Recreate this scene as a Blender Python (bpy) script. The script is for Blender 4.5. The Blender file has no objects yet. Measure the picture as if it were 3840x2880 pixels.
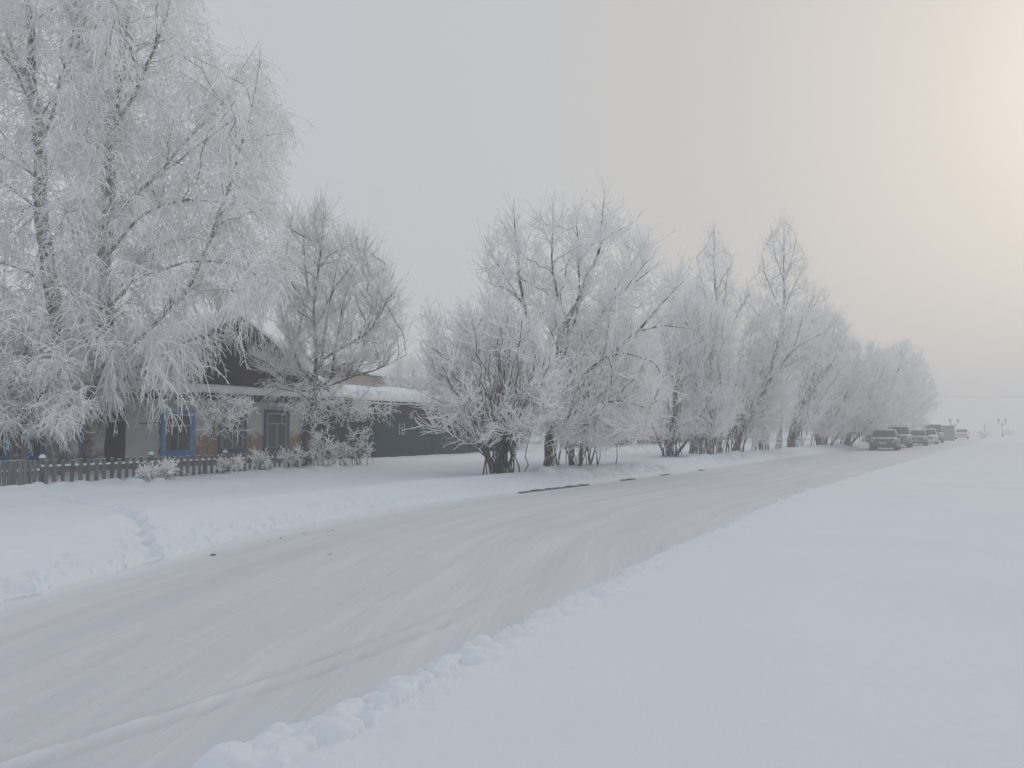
import bpy, math, random
import numpy as np
rng = np.random.default_rng(7)
random.seed(7)
R = math.radians
scn = bpy.context.scene
COL = scn.collection

# ------------------------------------------------------------------ camera
F, CH = 768.0, 1.6
PITCH = math.atan2(44, F)
cd = bpy.data.cameras.new('camera'); cam = bpy.data.objects.new('camera', cd); COL.objects.link(cam)
cd.lens = 27.0; cd.sensor_width = 36.0; cd.clip_end = 3000; cd.clip_start = .05
cam.location = (0, 0, CH); cam.rotation_euler = (R(90) + PITCH, 0, 0)
scn.camera = cam
# ------------------------------------------------------------------ world
SUN_AZ, SUN_EL = R(45), R(21)          # azimuth measured from +Y towards +X
SD = np.array([math.sin(SUN_AZ)*math.cos(SUN_EL), math.cos(SUN_AZ)*math.cos(SUN_EL), math.sin(SUN_EL)])
w = bpy.data.worlds.new('World'); scn.world = w; w.use_nodes = True
nt = w.node_tree; nt.nodes.clear()
def N(nt, typ, **kw):
    n = nt.nodes.new(typ)
    for k, v in kw.items():
        if k.startswith('i_'):
            key = k[2:]; key = int(key) if key.isdigit() else key.replace('_', ' ')
            n.inputs[key].default_value = v
        else: setattr(n, k, v)
    return n
def ln(nt, a, b): nt.links.new(a, b)
out = N(nt, 'ShaderNodeOutputWorld')
sky = N(nt, 'ShaderNodeTexSky', sky_type='NISHITA', sun_disc=False, sun_elevation=SUN_EL, sun_rotation=SUN_AZ,
        air_density=1.0, dust_density=6.0, ozone_density=1.5)
bg1 = N(nt, 'ShaderNodeBackground', i_Strength=.05); ln(nt, sky.outputs[0], bg1.inputs[0])
tc = N(nt, 'ShaderNodeTexCoord')
dot = N(nt, 'ShaderNodeVectorMath', operation='DOT_PRODUCT'); dot.inputs[1].default_value = tuple(SD)
ln(nt, tc.outputs['Generated'], dot.inputs[0])
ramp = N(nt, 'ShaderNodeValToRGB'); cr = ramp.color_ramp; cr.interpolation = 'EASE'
stops = [(0.0, (.75, .785, .835)), (.45, (.585, .62, .665)), (.72, (.605, .615, .63)), (.88, (.63, .61, .59)), (.965, (.69, .645, .60)), (1.0, (.745, .685, .63))]  # first stop: unseen sky behind the camera, brightened to light camera-facing tree sides
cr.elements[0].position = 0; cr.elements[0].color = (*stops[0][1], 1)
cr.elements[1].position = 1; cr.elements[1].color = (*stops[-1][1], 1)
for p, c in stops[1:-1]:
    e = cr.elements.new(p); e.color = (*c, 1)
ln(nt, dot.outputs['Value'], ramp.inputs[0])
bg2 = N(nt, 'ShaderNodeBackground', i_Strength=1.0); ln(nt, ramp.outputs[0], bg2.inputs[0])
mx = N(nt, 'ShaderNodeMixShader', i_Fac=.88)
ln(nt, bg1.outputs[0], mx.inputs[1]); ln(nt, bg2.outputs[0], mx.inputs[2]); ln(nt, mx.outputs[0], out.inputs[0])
# ------------------------------------------------------------------ sun behind the fog
sl = bpy.data.lights.new('sun', 'SUN'); sl.energy = .7; sl.angle = R(25); sl.color = (1, .9, .78)
so = bpy.data.objects.new('sun', sl); COL.objects.link(so)
so.rotation_euler = (R(90) - SUN_EL, 0, math.pi - SUN_AZ)
vs = scn.view_settings; vs.view_transform = 'Standard'; vs.look = 'None'; vs.exposure = 0.0; vs.gamma = 1.0
scn.cycles.max_bounces = 8; scn.cycles.diffuse_bounces = 6; scn.cycles.volume_bounces = 3; scn.cycles.glossy_bounces = 2
scn.cycles.transparent_max_bounces = 8; scn.cycles.use_denoising = True
HAZE_DENSITY = .0058

# ------------------------------------------------------------------ pixel helpers (1024 x 768 photograph)
cP, sP = math.cos(PITCH), math.sin(PITCH)
def ray(px, py):
    px = np.asarray(px, float); py = np.asarray(py, float)
    a = F; b = (384 - py)
    return np.stack([px - 512, a*cP - b*sP, a*sP + b*cP], -1)
def at(px, py, y):
    d = ray(px, py); k = np.asarray(y, float)/d[..., 1]
    p = d*k[..., None]; p[..., 2] += CH
    return p
def onground(px, py, z=0.0):
    d = ray(px, py); k = (z - CH)/d[..., 2]
    p = d*k[..., None]; p[..., 2] += CH
    return p
U2 = np.array([.5, .8660254]); N2 = np.array([.8660254, -.5]); A2 = np.array([-12.8, 25.5])
def onfac(px, py, off=0.0):
    """pixel -> (t, z) on the vertical plane parallel to the street, off metres towards the street"""
    d = ray(px, py); o = A2 + N2*off
    k = (o@N2)/(d[..., :2]@N2)
    p = d[..., :2]*k[..., None]
    return float((p - o)@U2), float(CH + d[..., 2]*k)
def tx(px, off=0.0): return onfac(px, 428, off)[0]

# ------------------------------------------------------------------ noise
def _h(ix, iy, s):
    n = (ix*374761393 + iy*668265263 + s*1442695041) & 0xffffffff
    n = ((n ^ (n >> 13))*1274126177) & 0xffffffff
    return ((n ^ (n >> 16)) & 0xffff)/65535.0
def vn(x, y, s=0):
    ix = np.floor(x).astype(np.int64); iy = np.floor(y).astype(np.int64); fx = x - ix; fy = y - iy
    fx = fx*fx*fx*(fx*(fx*6 - 15) + 10); fy = fy*fy*fy*(fy*(fy*6 - 15) + 10)
    return ((_h(ix, iy, s)*(1-fx) + _h(ix+1, iy, s)*fx)*(1-fy) + (_h(ix, iy+1, s)*(1-fx) + _h(ix+1, iy+1, s)*fx)*fy)*2 - 1
def fbm(x, y, o=4, s=0):
    r = 0; a = 1; t = 0
    for k in range(o):
        r = r + a*vn(x*2**k + 13.7*k, y*2**k - 7.1*k, s + k); t += a; a *= .5
    return r/t
def sm(a, b, x):
    t = np.clip((x - a)/(b - a), 0, 1); return t*t*(3 - 2*t)

# ------------------------------------------------------------------ road edges  x(y)
YS = np.arange(-12, 620, .25)
def edge(pts, sg):
    pts = sorted(pts); x = np.interp(YS, [p[0] for p in pts], [p[1] for p in pts])
    k = np.exp(-.5*(np.arange(-12, 13)/sg)**2); k /= k.sum()
    xp = np.concatenate([x[0] + (np.arange(-12, 0))*(x[1]-x[0]), x, x[-1] + np.arange(1, 13)*(x[-1]-x[-2])])
    return np.convolve(xp, k, 'valid')
EL = edge([(-12, -8.5), (0, -5.3), (4, -4.9), (6.94, -4.63), (9.17, -4.24), (11.07, -3.95), (13.2, -3.2), (15.96, -1.97), (18.9, 0), (21.6, 2.0), (28.6, 6.7), (65, 30), (620, 388)], 3)
ER = edge([(-12, -12), (0, -4.2), (1.5, -2.85), (3.25, -1.45), (4.4, -.80), (8.0, 1.02), (12, 3.2), (17.3, 6.2), (30, 14.6), (77, 46), (620, 404)], 2.5)
def xL(y): return np.interp(y, YS, EL)
def xR(y): return np.interp(y, YS, ER)

bumps = []
def addb(x, y, r, h): bumps.append((x, y, r, h))
for i in range(150):
    y = 1.2 + 4.0*rng.random()**1.1; addb(float(xR(y)) + .12 + abs(rng.normal())*.16, y, rng.uniform(.035, .12), rng.uniform(.02, .075))
for px, py, r, h in [(222, 752, .17, .12), (258, 742, .13, .10), (275, 733, .10, .12), (292, 716, .09, .09), (240, 762, .14, .09), (330, 712, .16, .07), (345, 695, .11, .08), (368, 690, .10, .07), (398, 677, .09, .06), (418, 672, .08, .06), (426, 667, .035, .05), (270, 752, .16, .07)]:
    p = onground(px, py, .2); addb(p[0], p[1], r, h*.85)
for i in range(230):
    y = 6 + 20*rng.random()**1.2; addb(float(xL(y)) - .08 - abs(rng.normal())*.28, y, rng.uniform(.04, .12), rng.uniform(.015, .045))
for i in range(200):
    y = 22 + 50*rng.random(); addb(float(xL(y)) - .1 - abs(rng.normal())*.9, y, rng.uniform(.12, .38), rng.uniform(.04, .14))
for i in range(22):
    y = 6 + 40*rng.random()**1.5; addb(float(xR(y)) + .1 + abs(rng.normal())*.25, y, rng.uniform(.06, .16), rng.uniform(.02, .05))
for i in range(260):
    y = 1.5 + 6.5*rng.random(); addb(float(xR(y)) - .06 + abs(rng.normal())*.22, y, rng.uniform(.012, .038), rng.uniform(.010, .028))
for i in range(300):
    y = 6.5 + 9*rng.random(); addb(float(xL(y)) + .02 - abs(rng.normal())*.2, y, rng.uniform(.02, .05), rng.uniform(.012, .03))
FA = np.array([-12.95, 15.9]); FB = np.array([-6.9, 28.0])          # picket fence line
for i in range(70):
    t = rng.random(); p = FA + (FB - FA)*t; addb(p[0] + .2 + abs(rng.normal())*.5, p[1] - .15, rng.uniform(.12, .35), rng.uniform(.03, .10))
# footprints
tr = [onground(a, b, .3) for a, b in [(52, 490), (69, 494), (111, 508), (139, 523), (154, 540), (161, 560)]]
foot = []
for a, b in zip(tr[:-1], tr[1:]):
    L = np.linalg.norm(b - a); n = max(2, int(L/.22))
    for k in range(n):
        q = a + (b - a)*(k/n); s = 1 if len(foot) % 2 else -1
        foot.append((q[0] + s*.07 + rng.normal()*.02, q[1] + rng.normal()*.04, rng.uniform(.09, .14), -rng.uniform(.12, .18)))
for a, b in zip(tr[:-1], tr[1:]):
    for k in range(14):
        q = a + (b - a)*(k/14); foot.append((q[0] + rng.normal()*.02, q[1], rng.uniform(.11, .14), -.06))
foot += [(-4.62, 7.25, .22, -.16), (-4.9, 7.35, .13, -.07)]
def gz(x, y):
    x = np.asarray(x, float); y = np.asarray(y, float)
    dl = (xL(y) - x)*.87 + .10*fbm(x*1.3, y*1.3, 3, 5); dr = (x - xR(y))*.87 + .05*fbm(x*1.6, y*1.6, 3, 9) + .035*fbm(x*6, y*6, 2, 19)
    zl = np.interp(dl, [-.05, 0, .25, .7, 1.3, 2.6, 5, 9, 60], [-.08, .03, .13, .24, .36, .27, .24, .22, .3])
    zl = zl + sm(.1, .6, dl)*(.05*fbm(x*.45, y*.45, 3, 21) + .02*fbm(x*2.2, y*2.2, 3, 31)) + .016*fbm(x*7, y*7, 3, 33)*sm(0, .2, dl)*sm(1.6, .5, dl)
    zr = np.interp(dr, [-.05, 0, .12, .3, .7, 3, 80], [-.08, .04, .13, .17, .19, .2, .25])
    zr = zr + sm(.3, 2.5, dr)*(.035*fbm(x*.22, y*.22, 3, 41)) + .02*fbm(x*5, y*5, 4, 43)*sm(.0, .15, dr)*sm(.9, .3, dr) + .012*fbm(x*17, y*17, 3, 45)*sm(.0, .1, dr)*sm(.7, .25, dr)*sm(9, 3, np.hypot(x, y))
    z = np.where(dl > -.05, zl, np.where(dr > -.05, zr, -.08))
    far = sm(90, 160, np.hypot(x, y))*(np.maximum(0, fbm(x*.03, y*.03, 3, 51))*.8)
    return z + far*np.where((dl > 0) | (dr > 0), 1, 0)
def gzb(x, y):
    """ground height with lumps for an array of vertices"""
    z = gz(x, y)
    up = np.zeros_like(z); dn = np.zeros_like(z)
    for i, (bx, by, r, h) in enumerate(bumps + foot):
        m = np.nonzero((np.abs(x - bx) < r*1.3) & (np.abs(y - by) < r*1.3))[0]
        if len(m) == 0: continue
        wob = 1 + .28*vn(x[m]*2.2/r, y[m]*2.2/r, i) if h > 0 else 1
        d2 = ((x[m]-bx)**2 + (y[m]-by)**2)/r**2*wob
        q = np.clip(1 - d2, 0, 1); v = h*(q**.62 if h > 0 else q**.8)
        if h > 0: up[m] = np.maximum(up[m], v)
        else: dn[m] = np.minimum(dn[m], v)
    z2 = z + up + dn
    return np.where(z > .02, np.maximum(z2, .035), z2)

# ------------------------------------------------------------------ mesh helpers
def link(name, me, mat=None, parent=None, smooth=False):
    o = bpy.data.objects.new(name, me); COL.objects.link(o)
    if mat is not None: me.materials.append(mat)
    if parent is not None: o.parent = parent
    if smooth: me.shade_smooth()
    return o
def npmesh(name, V, Q):
    """V (n,3), Q (m,4) quads"""
    me = bpy.data.meshes.new(name); V = np.ascontiguousarray(V, np.float32); Q = np.ascontiguousarray(Q, np.int32)
    me.vertices.add(len(V)); me.vertices.foreach_set('co', V.ravel())
    k = Q.shape[1]
    me.loops.add(Q.size); me.loops.foreach_set('vertex_index', Q.ravel())
    me.polygons.add(len(Q)); me.polygons.foreach_set('loop_start', np.arange(0, Q.size, k, dtype=np.int32))
    me.update(calc_edges=True)
    return me
def grid_quads(a, b, wrap=False):
    i = np.arange(a - 1)[:, None]; j = np.arange(b if wrap else b - 1)[None, :]; j2 = (j + 1) % b
    return np.stack([i*b + j, i*b + j2, (i+1)*b + j2, (i+1)*b + j], -1).reshape(-1, 4)
def thing(name, label, cat, loc=(0, 0, 0), rz=0.0, group=None, kind=None):
    o = bpy.data.objects.new(name, None); COL.objects.link(o); o.location = loc; o.rotation_euler = (0, 0, rz)
    o.empty_display_size = .2
    return tag(o, label, cat, group, kind)
def tag(o, label=None, cat=None, group=None, kind=None):
    if label: o['label'] = label
    if cat: o['category'] = cat
    if group: o['group'] = group
    if kind: o['kind'] = kind
    return o
class MB:
    def __init__(s): s.v = []; s.f = []
    def add(s, vs_, fs):
        b = len(s.v); s.v += [tuple(map(float, q)) for q in vs_]; s.f += [tuple(b + i for i in f) for f in fs]
    def box(s, c0, c1, ax=None):
        """box between two corners in local axes ax = (origin, U, V, W)"""
        (x0, y0, z0), (x1, y1, z1) = c0, c1
        P = [(x, y, z) for z in (z0, z1) for x, y in ((x0, y0), (x1, y0), (x1, y1), (x0, y1))]
        if ax is not None:
            o, u, v, w_ = ax; P = [o + u*p[0] + v*p[1] + w_*p[2] for p in P]
        s.add(P, [(0, 3, 2, 1), (4, 5, 6, 7), (0, 1, 5, 4), (1, 2, 6, 5), (2, 3, 7, 6), (3, 0, 4, 7)])
    def tube(s, pts, rad, n=8, caps=True):
        pts = [np.array(p, float) for p in pts]; m = len(pts)
        if not hasattr(rad, '__len__'): rad = [rad]*m
        vs_ = []
        for i, p in enumerate(pts):
            d = pts[min(i+1, m-1)] - pts[max(i-1, 0)]; d /= np.linalg.norm(d) + 1e-9
            a = np.cross(d, (0, 0, 1) if abs(d[2]) < .9 else (1, 0, 0)); a /= np.linalg.norm(a); b = np.cross(d, a)
            for k in range(n):
                t = 2*math.pi*k/n; vs_.append(p + (a*math.cos(t) + b*math.sin(t))*rad[i])
        fs = [(i*n+k, i*n+(k+1) % n, (i+1)*n+(k+1) % n, (i+1)*n+k) for i in range(m-1) for k in range(n)]
        if caps: fs += [tuple(range(n))[::-1], tuple((m-1)*n + k for k in range(n))]
        s.add(vs_, fs)
    def build(s, name, mat, parent=None, smooth=False, bevel=0.0):
        me = bpy.data.meshes.new(name); me.from_pydata(s.v, [], s.f); me.update()
        o = link(name, me, mat, parent, smooth)
        if bevel:
            m = o.modifiers.new('bevel', 'BEVEL'); m.width = bevel; m.segments = 2; m.limit_method = 'ANGLE'
        return o
Z3 = np.array([0, 0, 1.0])
def FAX(off=0.0, z=0.0):
    o = A2 + N2*off
    return (np.array([o[0], o[1], z]), np.array([*U2, 0]), Z3, np.array([*N2, 0]))   # local (t, z, out)

# ------------------------------------------------------------------ materials
def mat(name, col, rough=.85, spec=.3, metal=0.0, build=None):
    m = bpy.data.materials.new(name); m.use_nodes = True; nt = m.node_tree
    b = nt.nodes['Principled BSDF']; b.inputs['Base Color'].default_value = (*col, 1)
    b.inputs['Roughness'].default_value = rough; b.inputs['Specular IOR Level'].default_value = spec; b.inputs['Metallic'].default_value = metal
    if build: build(nt, b)
    return m
def objco(nt): return N(nt, 'ShaderNodeTexCoord').outputs['Object']
def geoco(nt): return N(nt, 'ShaderNodeNewGeometry').outputs['Position']
def noise(nt, co, scale, detail=4, rough=.6, sc=None, dist=0.0):
    if sc is not None:
        mp = N(nt, 'ShaderNodeMapping'); mp.inputs['Scale'].default_value = sc; ln(nt, co, mp.inputs[0]); co = mp.outputs[0]
    n = N(nt, 'ShaderNodeTexNoise', i_Scale=scale, i_Detail=detail, i_Roughness=rough, i_Distortion=dist); ln(nt, co, n.inputs['Vector'])
    return n.outputs['Fac']
def cramp(nt, fac, stops):
    r = N(nt, 'ShaderNodeValToRGB'); e = r.color_ramp.elements
    e[0].position, e[0].color = stops[0][0], (*stops[0][1], 1); e[1].position, e[1].color = stops[-1][0], (*stops[-1][1], 1)
    for p, c in stops[1:-1]:
        q = e.new(p); q.color = (*c, 1)
    ln(nt, fac, r.inputs[0]); return r.outputs[0]
def mixc(nt, fac, a, b):
    m = N(nt, 'ShaderNodeMix', data_type='RGBA')
    if isinstance(fac, float): m.inputs[0].default_value = fac
    else: ln(nt, fac, m.inputs[0])
    for i, c in ((6, a), (7, b)):
        if isinstance(c, tuple): m.inputs[i].default_value = (*c, 1)
        else: ln(nt, c, m.inputs[i])
    return m.outputs[2]
def mth(nt, op, a, b=0.0, c=None):
    m = N(nt, 'ShaderNodeMath', operation=op)
    for i, q in enumerate([a, b] + ([c] if c is not None else [])):
        if isinstance(q, (int, float)): m.inputs[i].default_value = q
        else: ln(nt, q, m.inputs[i])
    return m.outputs[0]
def bump(nt, b, h, strength=.4, dist=.02):
    n = N(nt, 'ShaderNodeBump', i_Strength=strength, i_Distance=dist); ln(nt, h, n.inputs['Height']); ln(nt, n.outputs[0], b.inputs['Normal'])
FROST = (.94, .945, .95)
def b_snow(nt, b):
    co = geoco(nt)
    h = mth(nt, 'ADD', noise(nt, co, 9, 6, .65), mth(nt, 'MULTIPLY', noise(nt, co, 70, 3, .6), .25))
    bump(nt, b, h, .38, .02)
    ln(nt, cramp(nt, noise(nt, co, .6, 4), [(.3, (.70, .745, .80)), (.7, (.735, .775, .825))]), b.inputs['Base Color'])
M_snow = mat('snow', (.82, .84, .88), .9, .2, build=b_snow)
def b_road(nt, b):
    uv = N(nt, 'ShaderNodeUVMap'); uv.uv_map = 'road'; co = uv.outputs[0]
    s1 = noise(nt, co, 1.0, 6, .62, (.14, 3.2, 1), .25); s2 = noise(nt, co, 1.0, 6, .68, (.7, 17, 1), .5); s3 = noise(nt, co, 1.0, 3, .6, (.12, .5, 1))
    sp = noise(nt, co, 1.0, 3, .55, (7, 38, 1)); gr = noise(nt, co, 60, 3)
    f = mth(nt, 'ADD', mth(nt, 'MULTIPLY', s1, .45), mth(nt, 'ADD', mth(nt, 'MULTIPLY', s2, .3), mth(nt, 'MULTIPLY', s3, .25)))
    c = cramp(nt, f, [(.34, (.54, .56, .605)), (.5, (.61, .627, .668)), (.66, (.69, .708, .75))])
    dark = cramp(nt, sp, [(.64, (0, 0, 0)), (.74, (1, 1, 1))])
    patch = cramp(nt, noise(nt, co, 1.0, 3, .6, (.5, 1.3, 1)), [(.5, (0, 0, 0)), (.62, (1, 1, 1))])
    c = mixc(nt, mth(nt, 'MULTIPLY', mth(nt, 'MULTIPLY', dark, patch), .65), c, (.24, .245, .27))
    # loose thrown snow is whiter, polished wheel tracks are greyer
    la = N(nt, 'ShaderNodeAttribute'); la.attribute_name = 'loose'
    up_ = N(nt, 'ShaderNodeMapRange'); up_.inputs[1].default_value = .5; up_.inputs[2].default_value = 1.0; up_.inputs[4].default_value = .9; ln(nt, la.outputs['Fac'], up_.inputs[0])
    dn_ = N(nt, 'ShaderNodeMapRange'); dn_.inputs[1].default_value = .5; dn_.inputs[2].default_value = 0.0; dn_.inputs[4].default_value = .6; ln(nt, la.outputs['Fac'], dn_.inputs[0])
    fl = noise(nt, co, 1.0, 5, .7, (.05, 26, 1), .15); tk = noise(nt, co, 1.0, 2, .5, (.10, 1.1, 1))
    gro = mth(nt, 'MULTIPLY', cramp(nt, fl, [(.55, (0, 0, 0)), (.66, (1, 1, 1))]), cramp(nt, tk, [(.42, (0, 0, 0)), (.6, (1, 1, 1))]))
    c = mixc(nt, mth(nt, 'MULTIPLY', gro, .42), c, (.50, .51, .545))
    lit = mth(nt, 'MULTIPLY', cramp(nt, fl, [(.34, (1, 1, 1)), (.45, (0, 0, 0))]), cramp(nt, tk, [(.38, (1, 1, 1)), (.55, (0, 0, 0))]))
    c = mixc(nt, mth(nt, 'MULTIPLY', lit, .5), c, (.70, .72, .76))
    c = mixc(nt, up_.outputs[0], c, (.72, .75, .80)); c = mixc(nt, dn_.outputs[0], c, (.46, .47, .505))
    ln(nt, c, b.inputs['Base Color'])
    bump(nt, b, mth(nt, 'ADD', s2, mth(nt, 'MULTIPLY', gr, .3)), .35, .012)
M_road = mat('packed_snow', (.6, .61, .64), .75, .35, build=b_road)
def barkmat(name, bark1, bark2, lo, hi, scale=6.0, nscale=5.0, zsq=.35):
    """bark with hoar frost on faces that look up; lo/hi place the frost edge"""
    def bld(nt, b):
        co = objco(nt)
        bk = cramp(nt, noise(nt, co, scale, 5, .65, (1, 1, zsq)), [(.34, bark1), (.56, bark2)])
        g = N(nt, 'ShaderNodeNewGeometry'); sx = N(nt, 'ShaderNodeSeparateXYZ'); ln(nt, g.outputs['Normal'], sx.inputs[0])
        f = mth(nt, 'ADD', sx.outputs[2], mth(nt, 'MULTIPLY', mth(nt, 'SUBTRACT', noise(nt, co, nscale, 3), .5), 1.6))
        mr = N(nt, 'ShaderNodeMapRange'); mr.inputs[1].default_value = lo; mr.inputs[2].default_value = hi; ln(nt, f, mr.inputs[0])
        ln(nt, mixc(nt, mr.outputs[0], bk, FROST), b.inputs['Base Color'])
        bump(nt, b, noise(nt, co, scale*3, 3), .5, .01)
    return mat(name, bark1, .9, .15, build=bld)
M_bark = barkmat('dark_bark', (.035, .03, .032), (.095, .085, .085), .15, .85)
M_bark_f = barkmat('frosted_bark', (.05, .045, .048), (.12, .11, .11), -.1, .6)
M_birch = barkmat('birch_bark', (.05, .045, .045), (.36, .345, .32), .1, .9, 3.2, 3.0, .8)
M_twig = barkmat('frosted_twig', (.6, .6, .61), (.72, .72, .73), -1.5, -.8, 6, 3)
M_twig_m = barkmat('lightly_frosted_twig', (.38, .375, .38), (.5, .495, .505), -1.3, -.4, 6, 3)
M_twig_d = barkmat('thinly_frosted_twig', (.27, .27, .285), (.38, .38, .40), -1.1, -.05, 6, 3)

# ------------------------------------------------------------------ ground and road
def build_ground():
    def sweep(a0, a1, n): return np.linspace(R(a0), R(a1), n, endpoint=False)
    ang = np.concatenate([sweep(-38, 38, 1000), sweep(38, 80, 90), sweep(80, 280, 120), sweep(280, 322, 90)])
    rr = np.concatenate([[.3, .9, 1.5, 2.0, 2.4, 2.7, 2.9], np.geomspace(3.05, 70, 560), np.geomspace(71, 560, 60)])
    x = np.outer(rr, np.sin(ang)).ravel(); y = np.outer(rr, np.cos(ang)).ravel()
    z = gzb(x, y)
    V = np.stack([x, y, z], -1); a, b = len(rr), len(ang)
    Q = grid_quads(a, b, True)[:, ::-1]
    V = np.concatenate([V, [[0, 0, float(gz(0., 0.))]]])
    me = npmesh('snowy_ground', V, Q)
    o = link('snowy_ground', me, M_snow, smooth=True); tag(o, kind='structure')
    o['label'] = 'deep undisturbed snow covering the ground on both sides of the road'
build_ground()
RIDGE = None
def build_road():
    ys = np.concatenate([np.arange(-8, 2.8, .5), np.geomspace(2.8, 60, 560), np.geomspace(60.5, 540, 90)])
    ws = np.concatenate([[-.12, -.06], np.linspace(0, 1, 230), [1.04]])
    Y, W = np.meshgrid(ys, ws, indexing='ij')
    l = xL(Y); r = xR(Y); X = l + (r - l)*W
    s = np.concatenate([[0], np.cumsum(np.hypot(np.diff(ys), np.diff(.5*(xL(ys) + xR(ys)))))])
    S = np.repeat(s[:, None], len(ws), 1); width = (r - l)*.86; T = W*width
    z = .0035*fbm(S*.5, T*4.0, 4, 61) + .003*fbm(S*1.2, T*12, 3, 71) + .003*fbm(S*.15, T*.7, 2, 75)
    # thrown up ridge and ruts that run with the road
    rp = np.array([(onground(a, b)[1], onground(a, b)[0]) for a, b in [(0, 766), (120, 728), (185, 708), (260, 684), (319, 664), (400, 634), (500, 596)]])
    rx = np.interp(Y, rp[:, 0], rp[:, 1], left=rp[0, 1] - .0, right=rp[-1, 1])
    dd = (X - rx)*.8; env = sm(3.0, 3.4, Y)*sm(8.0, 5.2, Y)
    n1 = np.clip(.7 + .9*fbm(S*5, T*16, 4, 81), .2, 1.5)
    dd = dd + .008*vn(S*2.5, S*0 + 4, 86); e1 = sm(5.3, 4.2, Y)
    z = z + env*(.022*e1*np.exp(-(dd/.030)**2)*n1 - .028*np.exp(-((dd+.11)/.05)**2) - .02*np.exp(-((dd-.11)/.05)**2)*n1)
    tint = env*(.8*e1*np.exp(-(dd/.045)**2)*n1 - .9*np.exp(-((dd+.10)/.035)**2)*n1 - .7*np.exp(-((dd-.12)/.05)**2)*n1)
    for wc, am in ((.22, .005), (.42, .006), (.6, .006), (.8, .004)):
        q = (W - wc - .015*vn(S*.15, S*0 + wc*50, 3))*width
        tint = tint - .28*np.exp(-(q/.2)**2)*(.6 + .6*fbm(S*.3, T*3, 3, 97)) + .8*np.exp(-((q - .26)/.045)**2)*np.maximum(0, vn(S*.25, T*0 + wc*9, 5) - .1)
        z = z - am*np.exp(-(q/.16)**2)*(.6 + .5*fbm(S*.6, T*4, 2, 91)) + am*.6*np.exp(-((q - .26)/.05)**2)*np.maximum(0, vn(S*.4, T*0 + wc*9, 5))
    z = z + .04*sm(.03, -.03, W) + .05*sm(.985, 1.03, W)
    tint = tint + .7*sm(.10, .0, W + .03*fbm(S*.5, T, 3, 55)) + .5*sm(.95, 1.0, W)
    V = np.stack([X, Y, z], -1).reshape(-1, 3); Q = grid_quads(len(ys), len(ws))[:, ::-1]
    me = npmesh('snowy_road', V, Q)
    uvl = me.uv_layers.new(name='road'); li = Q.ravel()
    uvl.data.foreach_set('uv', np.stack([S.ravel()[li], T.ravel()[li]], -1).astype(np.float32).ravel())
    at_ = me.attributes.new('loose', 'FLOAT', 'POINT'); at_.data.foreach_set('value', (tint.ravel()*.5 + .5).clip(0, 1).astype(np.float32))
    o = link('snowy_road', me, M_road, smooth=True); tag(o, kind='structure'); o['label'] = 'grey packed snow road curving away towards parked cars'
build_road()
M_kerb = mat('kerb_stone', (.15, .15, .155), .95)
for y0, y1, hk in ((19.0, 21.7, 1), (23.4, 24.2, .6), (26.0, 26.5, .5), (29.0, 29.4, .5)):
    mb = MB(); n = 10
    for i in range(n):
        a = y0 + (y1-y0)*i/n; b = y0 + (y1-y0)*(i+1)/n
        pa = np.array([float(xL(a)), a, 0]); pb = np.array([float(xL(b)), b, 0]); u = pb - pa; L = np.linalg.norm(u); u /= L; v = np.array([u[1], -u[0], 0])
        mb.box((0, -.12, -.06), (L - .01, .16, .012 + (.006 + .026*random.random())*hk), (pa, u, v, Z3))
    o = mb.build('kerb', M_kerb); tag(o, kind='structure')

# ------------------------------------------------------------------ vegetation
def unit(v): return v/(np.linalg.norm(v, axis=-1, keepdims=True) + 1e-9)
def tubes(P, Rd, k=3):
    """P (n,m,3) polylines, Rd (n,m) radii -> V,Q"""
    n, m, _ = P.shape
    T = np.empty_like(P); T[:, 1:-1] = P[:, 2:] - P[:, :-2]; T[:, 0] = P[:, 1] - P[:, 0]; T[:, -1] = P[:, -1] - P[:, -2]; T = unit(T)
    ref = np.where(np.abs(T[:, :1, 2:3]) < .85, np.array([0, 0, 1.]), np.array([1., 0, 0]))
    A = unit(np.cross(T, np.broadcast_to(ref, T.shape))); B = np.cross(T, A)
    ph = np.arange(k)*2*np.pi/k + .5
    V = P[:, :, None] + Rd[:, :, None, None]*(A[:, :, None]*np.cos(ph)[None, None, :, None] + B[:, :, None]*np.sin(ph)[None, None, :, None])
    q = grid_quads(m, k, True)
    Q = (np.arange(n)*m*k)[:, None, None] + q[None]
    return V.reshape(-1, 3), Q.reshape(-1, 4)
def join(parts):
    Vs, Qs, b = [], [], 0
    for V, Q in parts: Vs.append(V); Qs.append(Q + b); b += len(V)
    return np.concatenate(Vs), np.concatenate(Qs)
def resample(pts, rad, n):
    pts = np.asarray(pts, float); m = len(pts)
    s = np.concatenate([[0], np.cumsum(np.linalg.norm(np.diff(pts, axis=0), axis=1))]); L = s[-1]
    # catmull-rom-ish: dense linear then smooth
    t = np.linspace(0, L, n); P = np.stack([np.interp(t, s, pts[:, i]) for i in range(3)], 1)
    for _ in range(max(1, n//(m*3))):
        P[1:-1] = .25*P[:-2] + .5*P[1:-1] + .25*P[2:]
    return P, np.interp(t/L, np.linspace(0, 1, len(rad)), rad), L
def inpoly(x, y, poly):
    c = np.zeros(x.shape, bool); n = len(poly)
    for i in range(n):
        x0, y0 = poly[i]; x1, y1 = poly[(i+1) % n]
        c ^= ((y0 > y) != (y1 > y)) & (x < (x1-x0)*(y-y0)/((y1-y0) + 1e-12) + x0)
    return c
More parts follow.
